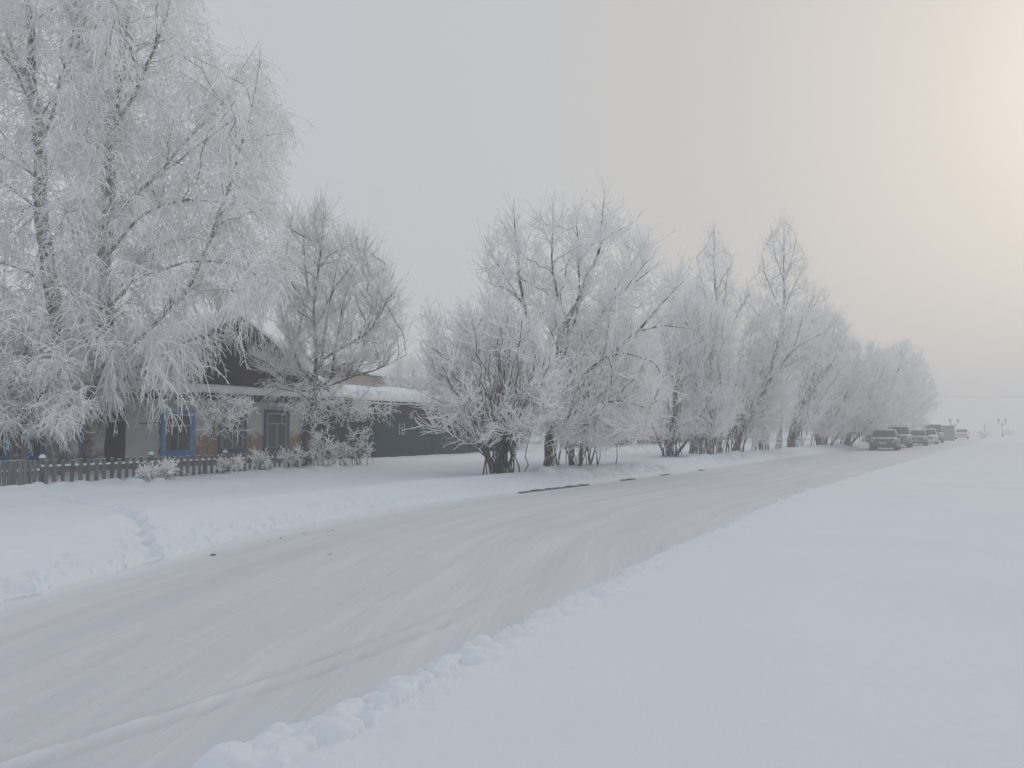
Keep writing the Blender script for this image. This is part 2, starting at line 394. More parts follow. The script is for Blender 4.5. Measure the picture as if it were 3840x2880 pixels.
def sample_poly(poly, n, g):
    P = np.array(poly, float); lo = P.min(0); hi = P.max(0); o = []; c = 0
    while c < n:
        q = lo + (hi - lo)*g.random((4*n, 2)); q = q[inpoly(q[:, 0], q[:, 1], poly)]; o.append(q); c += len(q)
    return np.concatenate(o)[:n]
def fill(g, NP, NT, NR, tg, up=.8, arch=.12, n=7, rs=.5, r1=.008, jit=.25, wob=.03, rmax=.05, pen=1.1):
    """grow one curved branch from the best node (NP pos, NT tangent, NR radius) to every target"""
    v = tg[:, None] - NP[None]; d = np.linalg.norm(v, axis=2); c = d*(1 + up*np.maximum(0, .35 - v[..., 2]/(d + 1e-6)))*(1 + jit*g.random(d.shape))*(1 + pen*np.maximum(0, .72 - np.einsum('ijk,jk->ij', v, NT)/(d + 1e-6))) + (d < .15)*9
    k = np.argmin(c, 1); a = NP[k]; L = d[np.arange(len(k)), k]
    p1 = a + NT[k]*(L*.3)[:, None] + np.array([0, 0, 1.])*(L*arch)[:, None]
    p2 = a + (tg - a)*.66 + np.array([0, 0, 1.])*(L*arch)[:, None]
    t = np.linspace(0, 1, n)[None, :, None]
    P = (1-t)**3*a[:, None] + 3*(1-t)**2*t*p1[:, None] + 3*(1-t)*t**2*p2[:, None] + t**3*tg[:, None]
    w = g.normal(size=P.shape)*wob*L[:, None, None]; w[:, 0] = 0; P = P + w
    r0 = np.clip(np.minimum(NR[k]*rs, .007 + .0085*L), r1, rmax)
    Rd = r0[:, None] + (r1 - r0[:, None])*np.linspace(0, 1, n)[None]**.8
    return P, Rd, L
def nodes(P, Rd, skip=0):
    T = np.empty_like(P); T[:, 1:-1] = P[:, 2:] - P[:, :-2]; T[:, 0] = P[:, 1] - P[:, 0]; T[:, -1] = P[:, -1] - P[:, -2]; T = unit(T)
    return P[:, skip:].reshape(-1, 3), T[:, skip:].reshape(-1, 3), Rd[:, skip:].reshape(-1)
def sprout(g, P, N_, L, ang, trop, n=4, wob=.18, r0=.009, r1=.006, tmin=.1, tw=1.0, spread=None):
    """N_ twigs at random places of polylines P"""
    m = P.shape[1]; seg = np.linalg.norm(np.diff(P, axis=1), axis=2).sum(1); pr = seg**tw; pr /= pr.sum()
    i = g.choice(len(P), N_, p=pr); t = tmin + (1 - tmin)*g.random(N_); f = t*(m - 1); j = np.minimum(f.astype(int), m - 2); f = (f - j)[:, None]
    a = P[i, j]*(1-f) + P[i, j+1]*f; T = unit(P[i, j+1] - P[i, j])
    rnd = unit(g.normal(size=(N_, 3))); perp = unit(np.cross(T, rnd)); th = np.radians(g.normal(ang[0], ang[1], N_))[:, None]
    D = T*np.cos(th) + perp*np.sin(th)
    Ls = L[0] + (L[1] - L[0])*g.random(N_)**1.4; st = (Ls/(n-1))[:, None]
    out_ = [a]; p = a; tv = np.array(trop)
    for q in range(n - 1):
        D = unit(D + tv + g.normal(size=D.shape)*wob); p = p + D*st; out_.append(p)
    P2 = np.stack(out_, 1); Rd = (r0 + (r1 - r0)*np.linspace(0, 1, n))[None]*(.75 + .5*g.random((N_, 1)))
    return P2, Rd
def tree(name, label, cat, base, d, limbs, poly, st, n1, n2, n3, n4, seed, group=None, tw_mat=None, bark=None, depth=None, zmin=None, stems=0, trunk_k=9, lowpoly=None):
    """base px; d distance; limbs [(points px, r0, r1, depthdrift)], poly crown outline in px;  st style dict"""
    g = np.random.default_rng(seed)
    bx, by = base; bp = at(bx, by, d); bp[2] = float(gz(bp[0], bp[1])) - .06
    xs = [p[0] for p in poly]; half = (max(xs) - min(xs))/2/F*d; dep = depth if depth is not None else half*.55
    L0 = []
    for li, (pts, r0, r1, drift) in enumerate(limbs):
        k = len(pts); P = []
        for i, (a, b) in enumerate(pts):
            P.append(at(a, b, d + drift*(i/(k-1))**1.2))
        P = np.array(P)
        if li == 0: P[0] = bp
        n = 26 if li == 0 else 18
        P, Rr, L = resample(P, [r0, r0*.7 + r1*.3, (r0+r1)/2, r1] if li else [r0*1.35, r0, r0*.85, r0*.55 + r1*.45, r1], n)
        Rr = Rr*np.interp(np.linspace(0, 1, n), [0, .6, 1], [1, 1, .4])
        if li == 0: Rr[0] *= 1.15
        wv = np.cumsum(g.normal(size=(n, 3))*.012*L/5, 0); wv -= np.linspace(0, 1, n)[:, None]*wv[-1]; P = P + wv
        L0.append((P, Rr))
    tp = []
    for li, (P, Rr) in enumerate(L0): tp.append(tubes(P[None], Rr[None], trunk_k if li == 0 else 7))
    NPs = np.concatenate([P for P, _ in L0]) if L0 else np.zeros((0, 3)); NTs = np.concatenate([nodes(P[None], r[None])[1] for P, r in L0]) if L0 else np.zeros((0, 3)); NRs = np.concatenate([r for _, r in L0]) if L0 else np.zeros(0)
    if stems:                     # many stems from the ground
        q = sample_poly(poly, stems*2, g); q = q[np.argsort(q[:, 1])][:stems]
        tg = at(q[:, 0], q[:, 1], d + np.clip(g.normal(size=stems), -1.6, 1.6)*dep)
        a = bp + g.normal(size=(stems, 3))*np.array([.27, .27, 0])*st.get('foot', 1.0)
        L = np.linalg.norm(tg - a, axis=1); t = np.linspace(0, 1, 14)[None, :, None]
        out1 = (tg - a)*np.array([1, 1, 0]); p1 = a + out1*.12 + Z3*(L*.3)[:, None]; p2 = a + out1*.55 + (tg - a)*Z3*.7
        P = (1-t)**3*a[:, None] + 3*(1-t)**2*t*p1[:, None] + 3*(1-t)*t**2*p2[:, None] + t**3*tg[:, None]
        w = g.normal(size=P.shape)*.012*L[:, None, None]; w[:, 0] = 0; P = P + w
        r0 = .008 + .0034*L*(.6 + .8*g.random(stems)**2); Rd = r0[:, None] + (.009 - r0[:, None])*np.linspace(0, 1, 14)[None]**.8
        tp.append(tubes(P, Rd, 5)); a_, b_, c_ = nodes(P, Rd, 2)
        NPs = np.concatenate([NPs, a_]); NTs = np.concatenate([NTs, b_]); NRs = np.concatenate([NRs, c_]); SP = P
    ok = NPs[:, 2] > (zmin if zmin is not None else bp[2] + .5)
    NPs, NTs, NRs = NPs[ok], NTs[ok], NRs[ok]
    def targets(n):
        q = sample_poly(poly, n, g)
        if st.get('thin'):
            y0, y1, k = st['thin']; pr = np.clip(1 - (1-k)*(q[:, 1] - y0)/(y1 - y0), k, 1); q = q[g.random(n) < pr]
        n = len(q); e = g.normal(size=n)*.55; e = np.clip(e, -1.15, 1.15)
        return at(q[:, 0], q[:, 1], d + e*dep*1.3)
    lim = []
    if n1:
        P1, R1, _ = fill(g, NPs, NTs, NRs, targets(n1), st['up'], st['arch'], 9, .55, .011, wob=.022, rmax=.07)
        tp.append(tubes(P1, R1, 5)); a, b, c = nodes(P1, R1, 1)
        M = [np.concatenate([NPs, a]), np.concatenate([NTs, b]), np.concatenate([NRs, c])]
    else: P1 = SP[:, ::2] if stems else L0[0][0][None][:, ::3]; M = [NPs, NTs, NRs]
    cp = []
    P2, R2, _ = fill(g, *M, targets(n2), st['up']*.7, st['arch'], 7, .6, .008, wob=.03, rmax=.03)
    (cp if st.get('fine2', True) else tp).append(tubes(P2, R2, 4))
    P3, R3 = sprout(g, P2, n3, st['L3'], st['a3'], st['t3'], st.get('s3', 5), st.get('w3', .2), st['r'], st['r']*.7)
    cp.append(tubes(P3, R3, 3))
    if n1 and L0:
        LL = np.stack([P[np.linspace(len(P)*.4, len(P)-1, 9).astype(int)] for P, _ in L0] + list(P1))
        P5, R5 = sprout(g, LL, int(n3*.22), st['L3'], (st['a3'][0] + 8, st['a3'][1]), st['t3'], st.get('s3', 5), st.get('w3', .2), st['r'], st['r']*.7)
        cp.append(tubes(P5, R5, 3)); P3 = np.concatenate([P3, P5])
    if n4:
        P4, R4 = sprout(g, P3, n4, st['L4'], st['a4'], st['t4'], 3, .2, st['r']*.8, st['r']*.6, .05)
        cp.append(tubes(P4, R4, 3))
    root = thing(name, label, cat, tuple(bp), 0, group)
    V, Q = join(tp); o1 = link('trunk', npmesh('trunk', V - bp, Q), bark or M_bark, root, True)
    V, Q = join(cp); o2 = link('crown', npmesh('crown', V - bp, Q), tw_mat or M_twig, root, True)
    return root
ST_birch = dict(up=.7, arch=.10, L3=(.35, 1.15), a3=(45, 18), t3=(0, 0, -.34), s3=6, w3=.13, r=.011, L4=(.08, .26), a4=(38, 12), t4=(0, 0, -.10))
ST_will = dict(up=1.7, arch=.0, L3=(.35, 1.05), a3=(26, 11), t3=(0, 0, .15), s3=5, w3=.12, r=.0105, L4=(.08, .24), a4=(38, 14), t4=(0, 0, .05))
ST_will2 = dict(ST_will, up=.9, arch=.05, L3=(.25, .85), t3=(0, 0, -.02), a3=(42, 16), w3=.22)
ST_open = dict(up=1.5, arch=.0, L3=(.4, 1.1), a3=(28, 11), t3=(0, 0, .17), s3=6, w3=.12, r=.0075, L4=(.08, .22), a4=(40, 12), t4=(0, 0, .1))
ST_pop = dict(up=2.2, arch=-.02, L3=(.3, .9), a3=(30, 10), t3=(0, 0, .2), s3=5, w3=.12, r=.0095, L4=(.1, .25), a4=(40, 12), t4=(0, 0, .1))
ST_bush = dict(up=.6, arch=.03, foot=.9, L3=(.1, .32), a3=(45, 18), t3=(0, 0, .1), s3=4, w3=.25, r=.010, L4=(.05, .12), a4=(45, 12), t4=(0, 0, .05))

# two big birches in front of the house
tree('birch_tree', 'tallest frosted birch with pale fissured trunk standing before the white plastered wall', 'tree', (92, 462), 23.2,
     [([(92, 462), (94, 430), (98, 390), (101, 359), (107, 301), (110, 258), (111, 222), (112, 174), (114, 130), (119, 101), (123, 70), (127, 29), (133, -30), (138, -100)], .23, .05, .3),
      ([(95, 378), (112, 363), (127, 353), (163, 313), (188, 290), (203, 255), (214, 229), (232, 185), (246, 130), (256, 90), (261, 42)], .075, .010, -1.2),
      ([(108, 305), (118, 298), (130, 284), (133, 269), (145, 252), (173, 242), (205, 235)], .065, .015, 1.2),
      ([(111, 228), (130, 197), (174, 166), (195, 148), (217, 130), (246, 110), (284, 104)], .065, .009, .8),
      ([(150, 182), (170, 160), (181, 145), (200, 125), (217, 108), (240, 70), (260, 40)], .05, .012, 1.4),
      ([(114, 128), (126, 113), (139, 87), (150, 60), (165, 20), (172, -25), (178, -80)], .065, .015, -.8),
      ([(93, 368), (88, 345), (80, 328), (69, 321), (52, 308), (40, 290)], .06, .015, -1.4),
      ([(112, 250), (140, 215), (165, 205), (200, 200), (240, 205)], .05, .012, -1.9),
      ([(108, 290), (150, 275), (190, 262), (230, 262), (265, 280), (275, 300)], .05, .012, -1.2),
      ([(116, 115), (100, 80), (88, 40), (80, -10), (70, -60)], .06, .015, .9)],
     [(60, -130), (175, -130), (205, -50), (200, 0), (212, 30), (216, 70), (232, 62), (250, 60), (262, 42), (268, 62), (274, 85), (288, 105), (291, 135), (280, 160), (277, 185), (288, 225), (296, 265), (288, 300), (270, 318), (262, 335), (248, 338), (228, 348), (205, 362), (196, 388), (180, 416), (140, 424), (110, 418), (85, 395), (70, 380), (60, 300), (75, 200), (65, 100)],
     dict(ST_birch, thin=(270, 420, .3)), 140, 1350, 12500, 27000, 11, 'tall birches in front of the house', M_twig, M_birch, depth=2.4, zmin=2.4)
tree('birch_tree', 'birch with slim forked trunk growing between the tallest birch and the picture edge', 'tree', (68, 464), 22.6,
     [([(68, 464), (66, 440), (62, 400), (59, 359), (55, 320), (53, 294), (49, 265), (46, 235), (45, 207), (43, 181), (42, 145), (39, 130), (36, 105), (32, 88), (28, 55), (25, 19), (18, -40), (12, -100)], .22, .04, -.3),
      ([(35, 105), (28, 80), (19, 62), (10, 40), (2, 15), (-10, -30)], .06, .02, .9),
      ([(42, 140), (50, 120), (60, 85), (68, 58), (75, 20), (85, -40)], .06, .02, 1.1),
      ([(43, 185), (30, 172), (10, 160), (-10, 156)], .045, .012, -1.5),
      ([(52, 290), (38, 277), (20, 268), (-5, 262)], .045, .012, -1.2),
      ([(56, 330), (72, 310), (84, 290), (88, 262)], .05, .012, -1.4),
      ([(45, 215), (20, 195), (0, 180), (-30, 170)], .04, .012, 1.2)],
     [(-70, -130), (110, -130), (112, 0), (108, 100), (92, 180), (88, 260), (92, 330), (86, 395), (60, 425), (0, 425), (-70, 410), (-90, 100)],
     dict(ST_birch, thin=(270, 420, .4)), 110, 1000, 9500, 20000, 12, 'tall birches in front of the house', M_twig, M_birch, depth=2.1, zmin=2.2)
tree('apple_tree', 'short dark forked trunk holding snow in its crotch beside the narrow blue windows', 'tree', (16.5, 466), 20.6,
     [([(16.5, 466), (16, 455), (16, 443), (20, 432), (24, 422), (20, 400), (13, 372), (12, 345), (10, 310)], .085, .02, .3),
      ([(16, 446), (8, 434), (3, 420), (-6, 405), (-20, 380)], .07, .02, -.4),
      ([(13, 374), (0, 362), (-12, 345)], .04, .012, .3), ([(14, 370), (24, 355), (30, 335), (28, 310)], .035, .012, -.6),
      ([(22, 428), (34, 408), (46, 388), (60, 372)], .05, .012, -.9)],
     [(-60, 300), (40, 295), (62, 340), (80, 380), (84, 410), (66, 438), (40, 430), (26, 425), (8, 430), (-60, 425)],
     dict(ST_birch, t3=(0, 0, -.22), a3=(50, 20), L3=(.25, .7)), 40, 420, 4200, 10000, 13, None, M_twig, M_bark, depth=1.2, zmin=.95)
# rowan beside the gable
tree('rowan_tree', 'dark branched tree with thin frost beside the right slope of the gable', 'tree', (308.5, 457), 27.6,
     [([(308.5, 457), (309, 440), (312, 415), (315, 395), (316, 382), (318, 368)], .13, .09, .0),
      ([(314, 382), (306, 374), (296, 362), (293, 348), (289, 335), (285.6, 312), (284, 280), (289, 240), (293, 205)], .07, .010, .9),
      ([(315, 374), (316, 360), (318, 348), (314, 317), (317, 290), (321, 250), (325, 200)], .065, .010, -.9),
      ([(317, 370), (323, 358), (324, 328), (328, 312), (336, 270), (348, 222)], .06, .010, .6),
      ([(316, 372), (322, 361), (337, 352), (357, 341), (371, 331), (386, 305), (403, 278)], .055, .010, -.6),
      ([(316, 388), (330, 382), (332, 352), (338, 333), (340, 307), (352, 275), (368, 238)], .055, .010, 1.1),
      ([(320, 390), (336, 383), (355, 376), (377, 370), (400, 358)], .05, .010, -1.2),
      ([(312, 392), (294, 388), (280, 373), (265, 361), (237, 351)], .05, .010, -1.3),
      ([(303, 352), (296, 342), (300, 325), (307, 300), (305, 255), (302, 215)], .035, .010, .3),
      ([(357, 341), (368, 318), (378, 290), (386, 262)], .025, .010, .3)],
     [(284, 225), (295, 212), (303, 216), (312, 206), (325, 206), (331, 214), (341, 238), (350, 226), (362, 234), (370, 242), (380, 258), (389, 272), (398, 286), (404, 310), (402, 340), (392, 365), (375, 368), (330, 372), (300, 378), (262, 372), (240, 350), (262, 345), (283, 345), (277, 300)],
     dict(ST_open, r=.0085), 110, 640, 4300, 6000, 14, None, M_twig_d, M_bark, depth=2.2, zmin=2.6)
tree('rowan_sucker_growth', 'tangle of drooping frosted shoots hanging round the rowan trunk above the fence', 'shrub', (311, 456), 27.2,
     [([(311, 456), (312, 430), (314, 400)], .05, .03, .1), ([(314, 402), (330, 396), (352, 398), (368, 412)], .04, .012, -.7), ([(314, 404), (300, 392), (280, 388), (262, 398)], .04, .012, -.7),
      ([(360, 408), (372, 414), (385, 415), (398, 412)], .03, .01, -.3)],
     [(255, 385), (290, 375), (330, 378), (370, 388), (395, 395), (392, 412), (365, 417), (330, 424), (300, 420), (275, 405)],
     dict(ST_will2, t3=(0, 0, -.2), a3=(55, 20), w3=.34), 20, 130, 520, 760, 15, None, M_twig, M_bark_f, depth=1.0, zmin=1.4)
tree('frosted_sapling', 'thin sapling with a twiggy frosted head before the middle blue window', 'sapling', (203, 469), 23.6,
     [([(203, 469), (206, 452), (210, 442), (214, 428), (216, 410)], .028, .014, 0), ([(200, 469), (200.5, 455), (201.5, 440)], .02, .012, .1), ([(214, 430), (226, 418), (244, 410)], .018, .008, -.3)],
     [(190, 398), (206, 404), (222, 390), (234, 398), (250, 396), (262, 410), (246, 420), (240, 434), (224, 424), (204, 430)],
     dict(ST_will2, L3=(.15, .45), a3=(55, 20)), 20, 70, 300, 520, 16, None, M_twig, M_bark_f, depth=.5, zmin=1.0)
# willows by the kerb
tree('willow_shrub', 'many stemmed frosted willow shrub nearest the kerb, its dark stems in one bundle', 'shrub', (501, 476), 21.6,
     [([(495, 474), (493, 466), (488, 448), (475, 421), (457, 395), (437, 358)], .045, .010, -.6), ([(495, 473), (484, 455), (465, 442), (442, 430), (420, 424)], .03, .009, -.9), ([(494, 473), (480, 446), (458, 424), (432, 408), (408, 400)], .035, .009, -.5), ([(475, 421), (452, 406), (428, 396), (412, 384)], .03, .009, -.2), ([(497, 475), (499, 455), (505, 425), (502, 380), (492, 330)], .04, .012, .4),
      ([(504, 474), (514, 452), (534, 425), (552, 390)], .035, .012, -.8)],
     [(424, 330), (427, 306), (436, 330), (447, 362), (455, 340), (462, 310), (471, 302), (480, 326), (488, 304), (500, 296), (510, 312), (526, 322), (546, 342), (560, 372), (566, 405), (546, 432), (528, 446), (505, 446), (482, 444), (460, 432), (440, 416), (430, 398), (432, 370)],
     dict(ST_will, L3=(.25, .75), a3=(34, 14), r=.0115, w3=.17, foot=.85, thin=(400, 300, .6)), 60, 640, 3900, 7600, 17, None, M_twig, M_bark, depth=1.1, stems=48)
tree('willow_tree', 'broad spreading frosted willow behind the shrub nearest the kerb, tallest of the kerbside willows', 'tree', (549, 469), 25.2,
     [([(549, 469), (551, 455), (549, 437), (551, 420), (554, 395), (558, 366), (558, 334), (574, 316), (583, 289), (587, 276), (599, 246), (605, 190)], .115, .012, .6),
      ([(552, 410), (545, 380), (537, 350), (527, 311), (519, 270), (514, 197)], .085, .010, .8),
      ([(556, 380), (566, 350), (569, 330), (556, 289), (550, 254), (553, 205)], .06, .010, -.9),
      ([(551, 418), (566, 380), (582, 353), (607, 310), (619, 284), (646, 244)], .095, .010, 1.0),
      ([(545, 425), (562, 388), (598, 361), (638, 332), (654, 313), (688, 276)], .10, .012, -1.4),
      ([(525, 306), (505, 275), (485, 245)], .03, .010, .4), ([(569, 346), (580, 300), (578, 250), (575, 206)], .045, .010, .3),
      ([(598, 361), (625, 352), (655, 362), (668, 385)], .045, .012, -.9), ([(553, 428), (585, 405), (620, 400), (652, 410)], .06, .012, -1.8),
      ([(640, 331), (665, 326), (695, 329)], .03, .010, -.3), ([(612, 300), (640, 278), (660, 262)], .035, .010, .5)],
     [(478, 248), (490, 232), (503, 228), (508, 205), (516, 200), (524, 228), (530, 245), (536, 215), (548, 205), (558, 218), (566, 240), (570, 212), (580, 208), (592, 228), (599, 200), (605, 192), (612, 215), (624, 212), (630, 232), (646, 236), (655, 250), (648, 285), (664, 280), (680, 272), (686, 276), (680, 294), (662, 322), (652, 345), (664, 365), (668, 392), (655, 425), (640, 442), (600, 446), (560, 445), (530, 425), (500, 400), (488, 330), (484, 275)],
     dict(ST_will, a3=(32, 13), r=.011, thin=(390, 230, .5)), 130, 1100, 6400, 12500, 18, None, M_twig, M_bark, depth=2.0, zmin=1.3)
tree('willow_thicket', 'thicket of thin dark stems behind the broad spreading willow', 'shrub', (575, 467), 28.4,
     [([(566, 466), (565, 448), (560, 425)], .045, .03, 0), ([(572, 467), (574, 445), (578, 420)], .04, .02, .3), ([(581, 466), (581, 446), (588, 415)], .04, .02, -.2), ([(590, 465), (596, 445), (604, 420)], .04, .02, .2), ([(557, 465), (554, 445), (550, 420)], .035, .02, 0)],
     [(552, 330), (600, 300), (645, 340), (660, 390), (640, 430), (600, 448), (556, 440)],
     dict(ST_will2, foot=2.6), 50, 450, 3200, 6500, 19, None, M_twig, M_bark, depth=1.5, stems=26)
tree('willow_shrub', 'fan shaped frosted shrub whose thick dark limb leans out low towards the cars', 'shrub', (668, 458), 35.6,
     [([(668, 458), (671, 440), (673, 414), (678, 385), (681, 358), (692, 330)], .085, .012, .3), ([(675, 456), (684, 445), (694, 431), (700, 415), (708, 395)], .08, .02, -.8),
      ([(664, 457), (656, 435), (650, 420), (644, 395)], .05, .012, .4)],
     [(645, 372), (652, 340), (664, 315), (676, 298), (695, 290), (705, 310), (706, 350), (702, 400), (700, 432), (678, 440), (655, 438), (642, 405)],
     ST_will, 40, 420, 3000, 6500, 20, 'kerbside willows in the mist', M_twig_m, M_bark, depth=1.6, stems=24)
tree('birch_tree', 'straight trunked tree standing just behind the fan shaped shrub', 'tree', (693, 453), 41.0,
     [([(693, 453), (693, 430), (692.5, 404), (694, 375), (692, 345), (695, 305), (698, 285)], .15, .02, 0)],
     [(660, 330), (672, 302), (690, 285), (705, 295), (722, 320), (722, 370), (700, 400), (670, 390)],
     ST_will, 50, 380, 2800, 5500, 21, 'kerbside trees in the mist', M_twig_m, M_bark_f, depth=1.8, stems=10)
tree('willow_shrub', 'bundle of upright pale stems by the roadside bank before the straight trunked tree', 'shrub', (709, 457), 36.4,
     [([(707, 457), (707, 440), (703, 415), (698, 392)], .07, .014, .2), ([(712, 456), (717, 430), (722, 400), (735, 350)], .06, .014, .6)],
     [(688, 345), (700, 312), (718, 305), (734, 330), (738, 372), (735, 410), (724, 436), (704, 440), (690, 415), (684, 380)],
     ST_will, 30, 380, 2900, 6500, 22, 'kerbside willows in the mist', M_twig, M_bark_f, depth=1.5, stems=26)
tree('poplar_tree', 'tall slender poplar with sparse upswept twigs, shorter of the two poplars', 'tree', (720, 454), 41.5,
     [([(720, 454), (721, 430), (723, 400), (721, 350), (718, 312), (716, 280), (714, 224)], .10, .008, 0), ([(719, 330), (724, 300), (728, 275), (733, 262)], .045, .01, .5),
      ([(718, 320), (706, 300), (700, 275), (697, 262)], .04, .01, -.5), ([(722, 345), (735, 322), (746, 300), (752, 285)], .04, .01, .3)],
     [(714, 222), (722, 240), (731, 256), (736, 290), (752, 285), (748, 320), (735, 340), (700, 335), (690, 300), (698, 255), (706, 240)],
     ST_pop, 60, 260, 1100, 1300, 23, 'tall poplars behind the willows', M_twig, M_bark_f, depth=1.3, zmin=5.5)
tree('willow_tree', 'willow with a thick dark trunk leaning strongly over towards the road', 'tree', (734, 454), 41.0,
     [([(733, 455), (736, 445), (741, 433), (750, 416), (760, 400), (769, 379), (779, 365), (790, 352), (802, 344), (826, 331)], .135, .012, -.8),
      ([(768, 381), (771, 372), (774, 358), (778, 340), (782, 318)], .08, .012, .5), ([(775, 372), (790, 364), (806, 353), (822, 346)], .06, .012, -.4),
      ([(793, 350), (798, 335), (802, 318), (806, 300)], .05, .012, .3), ([(740, 436), (742, 420), (745, 405), (752, 385)], .06, .015, .7)],
     [(738, 345), (752, 318), (775, 305), (800, 300), (822, 316), (836, 328), (828, 350), (812, 372), (796, 395), (784, 425), (765, 443), (742, 443), (733, 415), (732, 380)],
     ST_will, 60, 480, 3200, 6000, 24, 'kerbside trees in the mist', M_twig_m, M_bark, depth=1.6, stems=20)
tree('willow_shrub', 'small upright frosted shrub to the road side of the leaning willow foot', 'shrub', (760, 452), 44.0,
     [([(760, 452), (762, 430), (768, 400), (772, 375)], .05, .014, .2)],
     [(742, 400), (752, 352), (766, 340), (778, 360), (782, 405), (775, 435), (752, 438)],
     ST_will, 20, 260, 2000, 4500, 25, 'kerbside willows in the mist', M_twig_m, M_bark, depth=1.2, stems=18)
tree('poplar_tree', 'tallest misty poplar with a straight trunk and an egg shaped open crown', 'tree', (779, 449), 49.0,
     [([(779, 449), (780, 420), (782, 376), (782, 340), (782.5, 312), (784, 260), (784, 216)], .14, .008, 0), ([(782, 320), (790, 295), (800, 275), (806, 262)], .05, .012, .6),
      ([(782, 315), (772, 292), (764, 270), (762, 255)], .05, .012, -.6), ([(783, 285), (792, 260), (796, 238)], .035, .01, .2), ([(783, 280), (775, 255), (773, 238)], .035, .01, .2),
      ([(782, 345), (800, 325), (815, 305), (822, 290)], .05, .012, -.5), ([(782, 350), (765, 330), (752, 305), (748, 285)], .05, .012, .5)],
     [(784, 214), (790, 226), (798, 236), (805, 262), (812, 280), (828, 290), (830, 315), (815, 345), (780, 372), (755, 345), (745, 310), (748, 285), (758, 268), (765, 245), (775, 228)],
     dict(ST_pop, r=.011), 90, 520, 2400, 2600, 26, 'tall poplars behind the willows', M_twig, M_bark_f, depth=1.8, zmin=5.0)
tree('willow_tree', 'slanting willow with paired thin trunks beyond the tallest poplar', 'tree', (792, 449), 51.5,
     [([(791, 449), (793, 438), (796, 426), (806, 399), (814, 378), (819, 352), (828, 325)], .11, .015, -.4), ([(788, 449), (792, 420), (800, 390), (806, 360)], .08, .02, .5), ([(806, 398), (820, 380), (840, 350)], .06, .015, -.4)],
     [(788, 400), (792, 360), (806, 330), (826, 312), (842, 316), (852, 334), (846, 370), (832, 402), (812, 428), (792, 428)],
     ST_will, 50, 440, 3300, 6500, 27, 'kerbside trees in the mist', M_twig_m, M_bark, depth=1.8, stems=18)
tree('willow_tree', 'misty willow with a dark clumped foot beside the snow bank before the first car', 'tree', (820, 447), 56.5,
     [([(816, 447), (816, 430), (820, 400), (826, 370), (835, 345)], .15, .015, 0), ([(824, 447), (832, 425), (846, 395), (856, 370)], .10, .015, -.6), ([(830, 446), (845, 425), (862, 405)], .10, .02, .5)],
     [(802, 400), (812, 365), (832, 340), (850, 332), (862, 350), (872, 380), (866, 412), (845, 438), (812, 440)],
     ST_will, 50, 520, 5200, 11000, 28, 'kerbside trees in the mist', M_twig_m, M_bark, depth=2.2, stems=26)
tree('willow_tree', 'rounded misty willow standing behind the darkest parked car', 'tree', (846, 446), 60.0,
     [([(846, 446), (852, 425), (866, 400), (876, 375), (882, 355)], .16, .02, 0), ([(850, 445), (868, 425), (888, 408), (905, 395)], .10, .02, -.6)],
     [(834, 405), (846, 368), (868, 345), (884, 346), (896, 362), (902, 392), (894, 420), (868, 436), (840, 438)],
     ST_will, 50, 560, 5400, 11000, 29, 'kerbside trees in the mist', M_twig_m, M_bark, depth=2.8, stems=24)
tree('willow_tree', 'faint grey willow rising behind the second and third parked cars', 'tree', (866, 444), 70.0,
     [([(866, 444), (874, 425), (888, 395), (900, 365), (908, 345)], .2, .02, 0), ([(870, 444), (890, 420), (908, 400)], .1, .02, -.6)],
     [(860, 400), (872, 365), (892, 350), (908, 339), (918, 355), (924, 385), (920, 415), (895, 432), (865, 434)],
     dict(ST_will, r=.012), 50, 560, 4200, 7000, 30, 'kerbside trees in the mist', M_twig_m, M_bark, depth=3.0, stems=22)
tree('willow_tree', 'farthest faint willow, one long bare branch reaching out over the parked vehicles', 'tree', (884, 443), 80.0,
     [([(884, 443), (892, 425), (904, 395), (915, 370), (922, 352)], .2, .02, 0), ([(886, 440), (894, 406), (908, 402), (925, 402.5), (937, 396)], .1, .03, -.6)],
     [(880, 410), (895, 375), (912, 355), (924, 356), (934, 376), (939, 402), (930, 425), (905, 434), (882, 434)],
     dict(ST_will, r=.013), 50, 560, 4000, 6500, 31, 'kerbside trees in the mist', M_twig_m, M_bark, depth=3.6, stems=20)

# trees beyond the yards, copies of two
def copy_tree(o, loc, rz, sc, label, group):
    r = o.copy(); COL.objects.link(r); r.location = loc; r.rotation_euler = (0, 0, rz); r.scale = (sc, sc, sc); r['label'] = label; r['group'] = group
    for ch in list(o.children):
        c = ch.copy(); COL.objects.link(c); c.parent = r
    return r
GB = 'misty trees growing behind the yards'
def bgtree(px, d, seed, label, h):
    cx = px; s = F/d; top = 428 - (h - 1.6)*s; hw = h*.36*s
    poly = [(cx-hw, 400), (cx-hw*.85, top+(400-top)*.4), (cx-hw*.5, top+6), (cx, top), (cx+hw*.5, top+5), (cx+hw, top+(400-top)*.4), (cx+hw, 400), (cx+hw*.8, 438), (cx-hw*.8, 438)]
    return tree('background_tree', label, 'tree', (px, 441), d, [([(px, 441), (px-1, 415), (px+1, (top+400)/2), (px, top+4)], .17, .02, 0)], poly,
                dict(ST_will, r=.013), 60, 600, 4600, 7500, seed, GB, M_twig_m, M_bark_f, depth=h*.3, stems=12)
ba = bgtree(412, 62, 40, 'frosted tree rising behind the long snowy shed roof', 7.4)
bb = bgtree(640, 66, 41, 'dense frosted tree filling the gap behind the broad willow', 9.5)
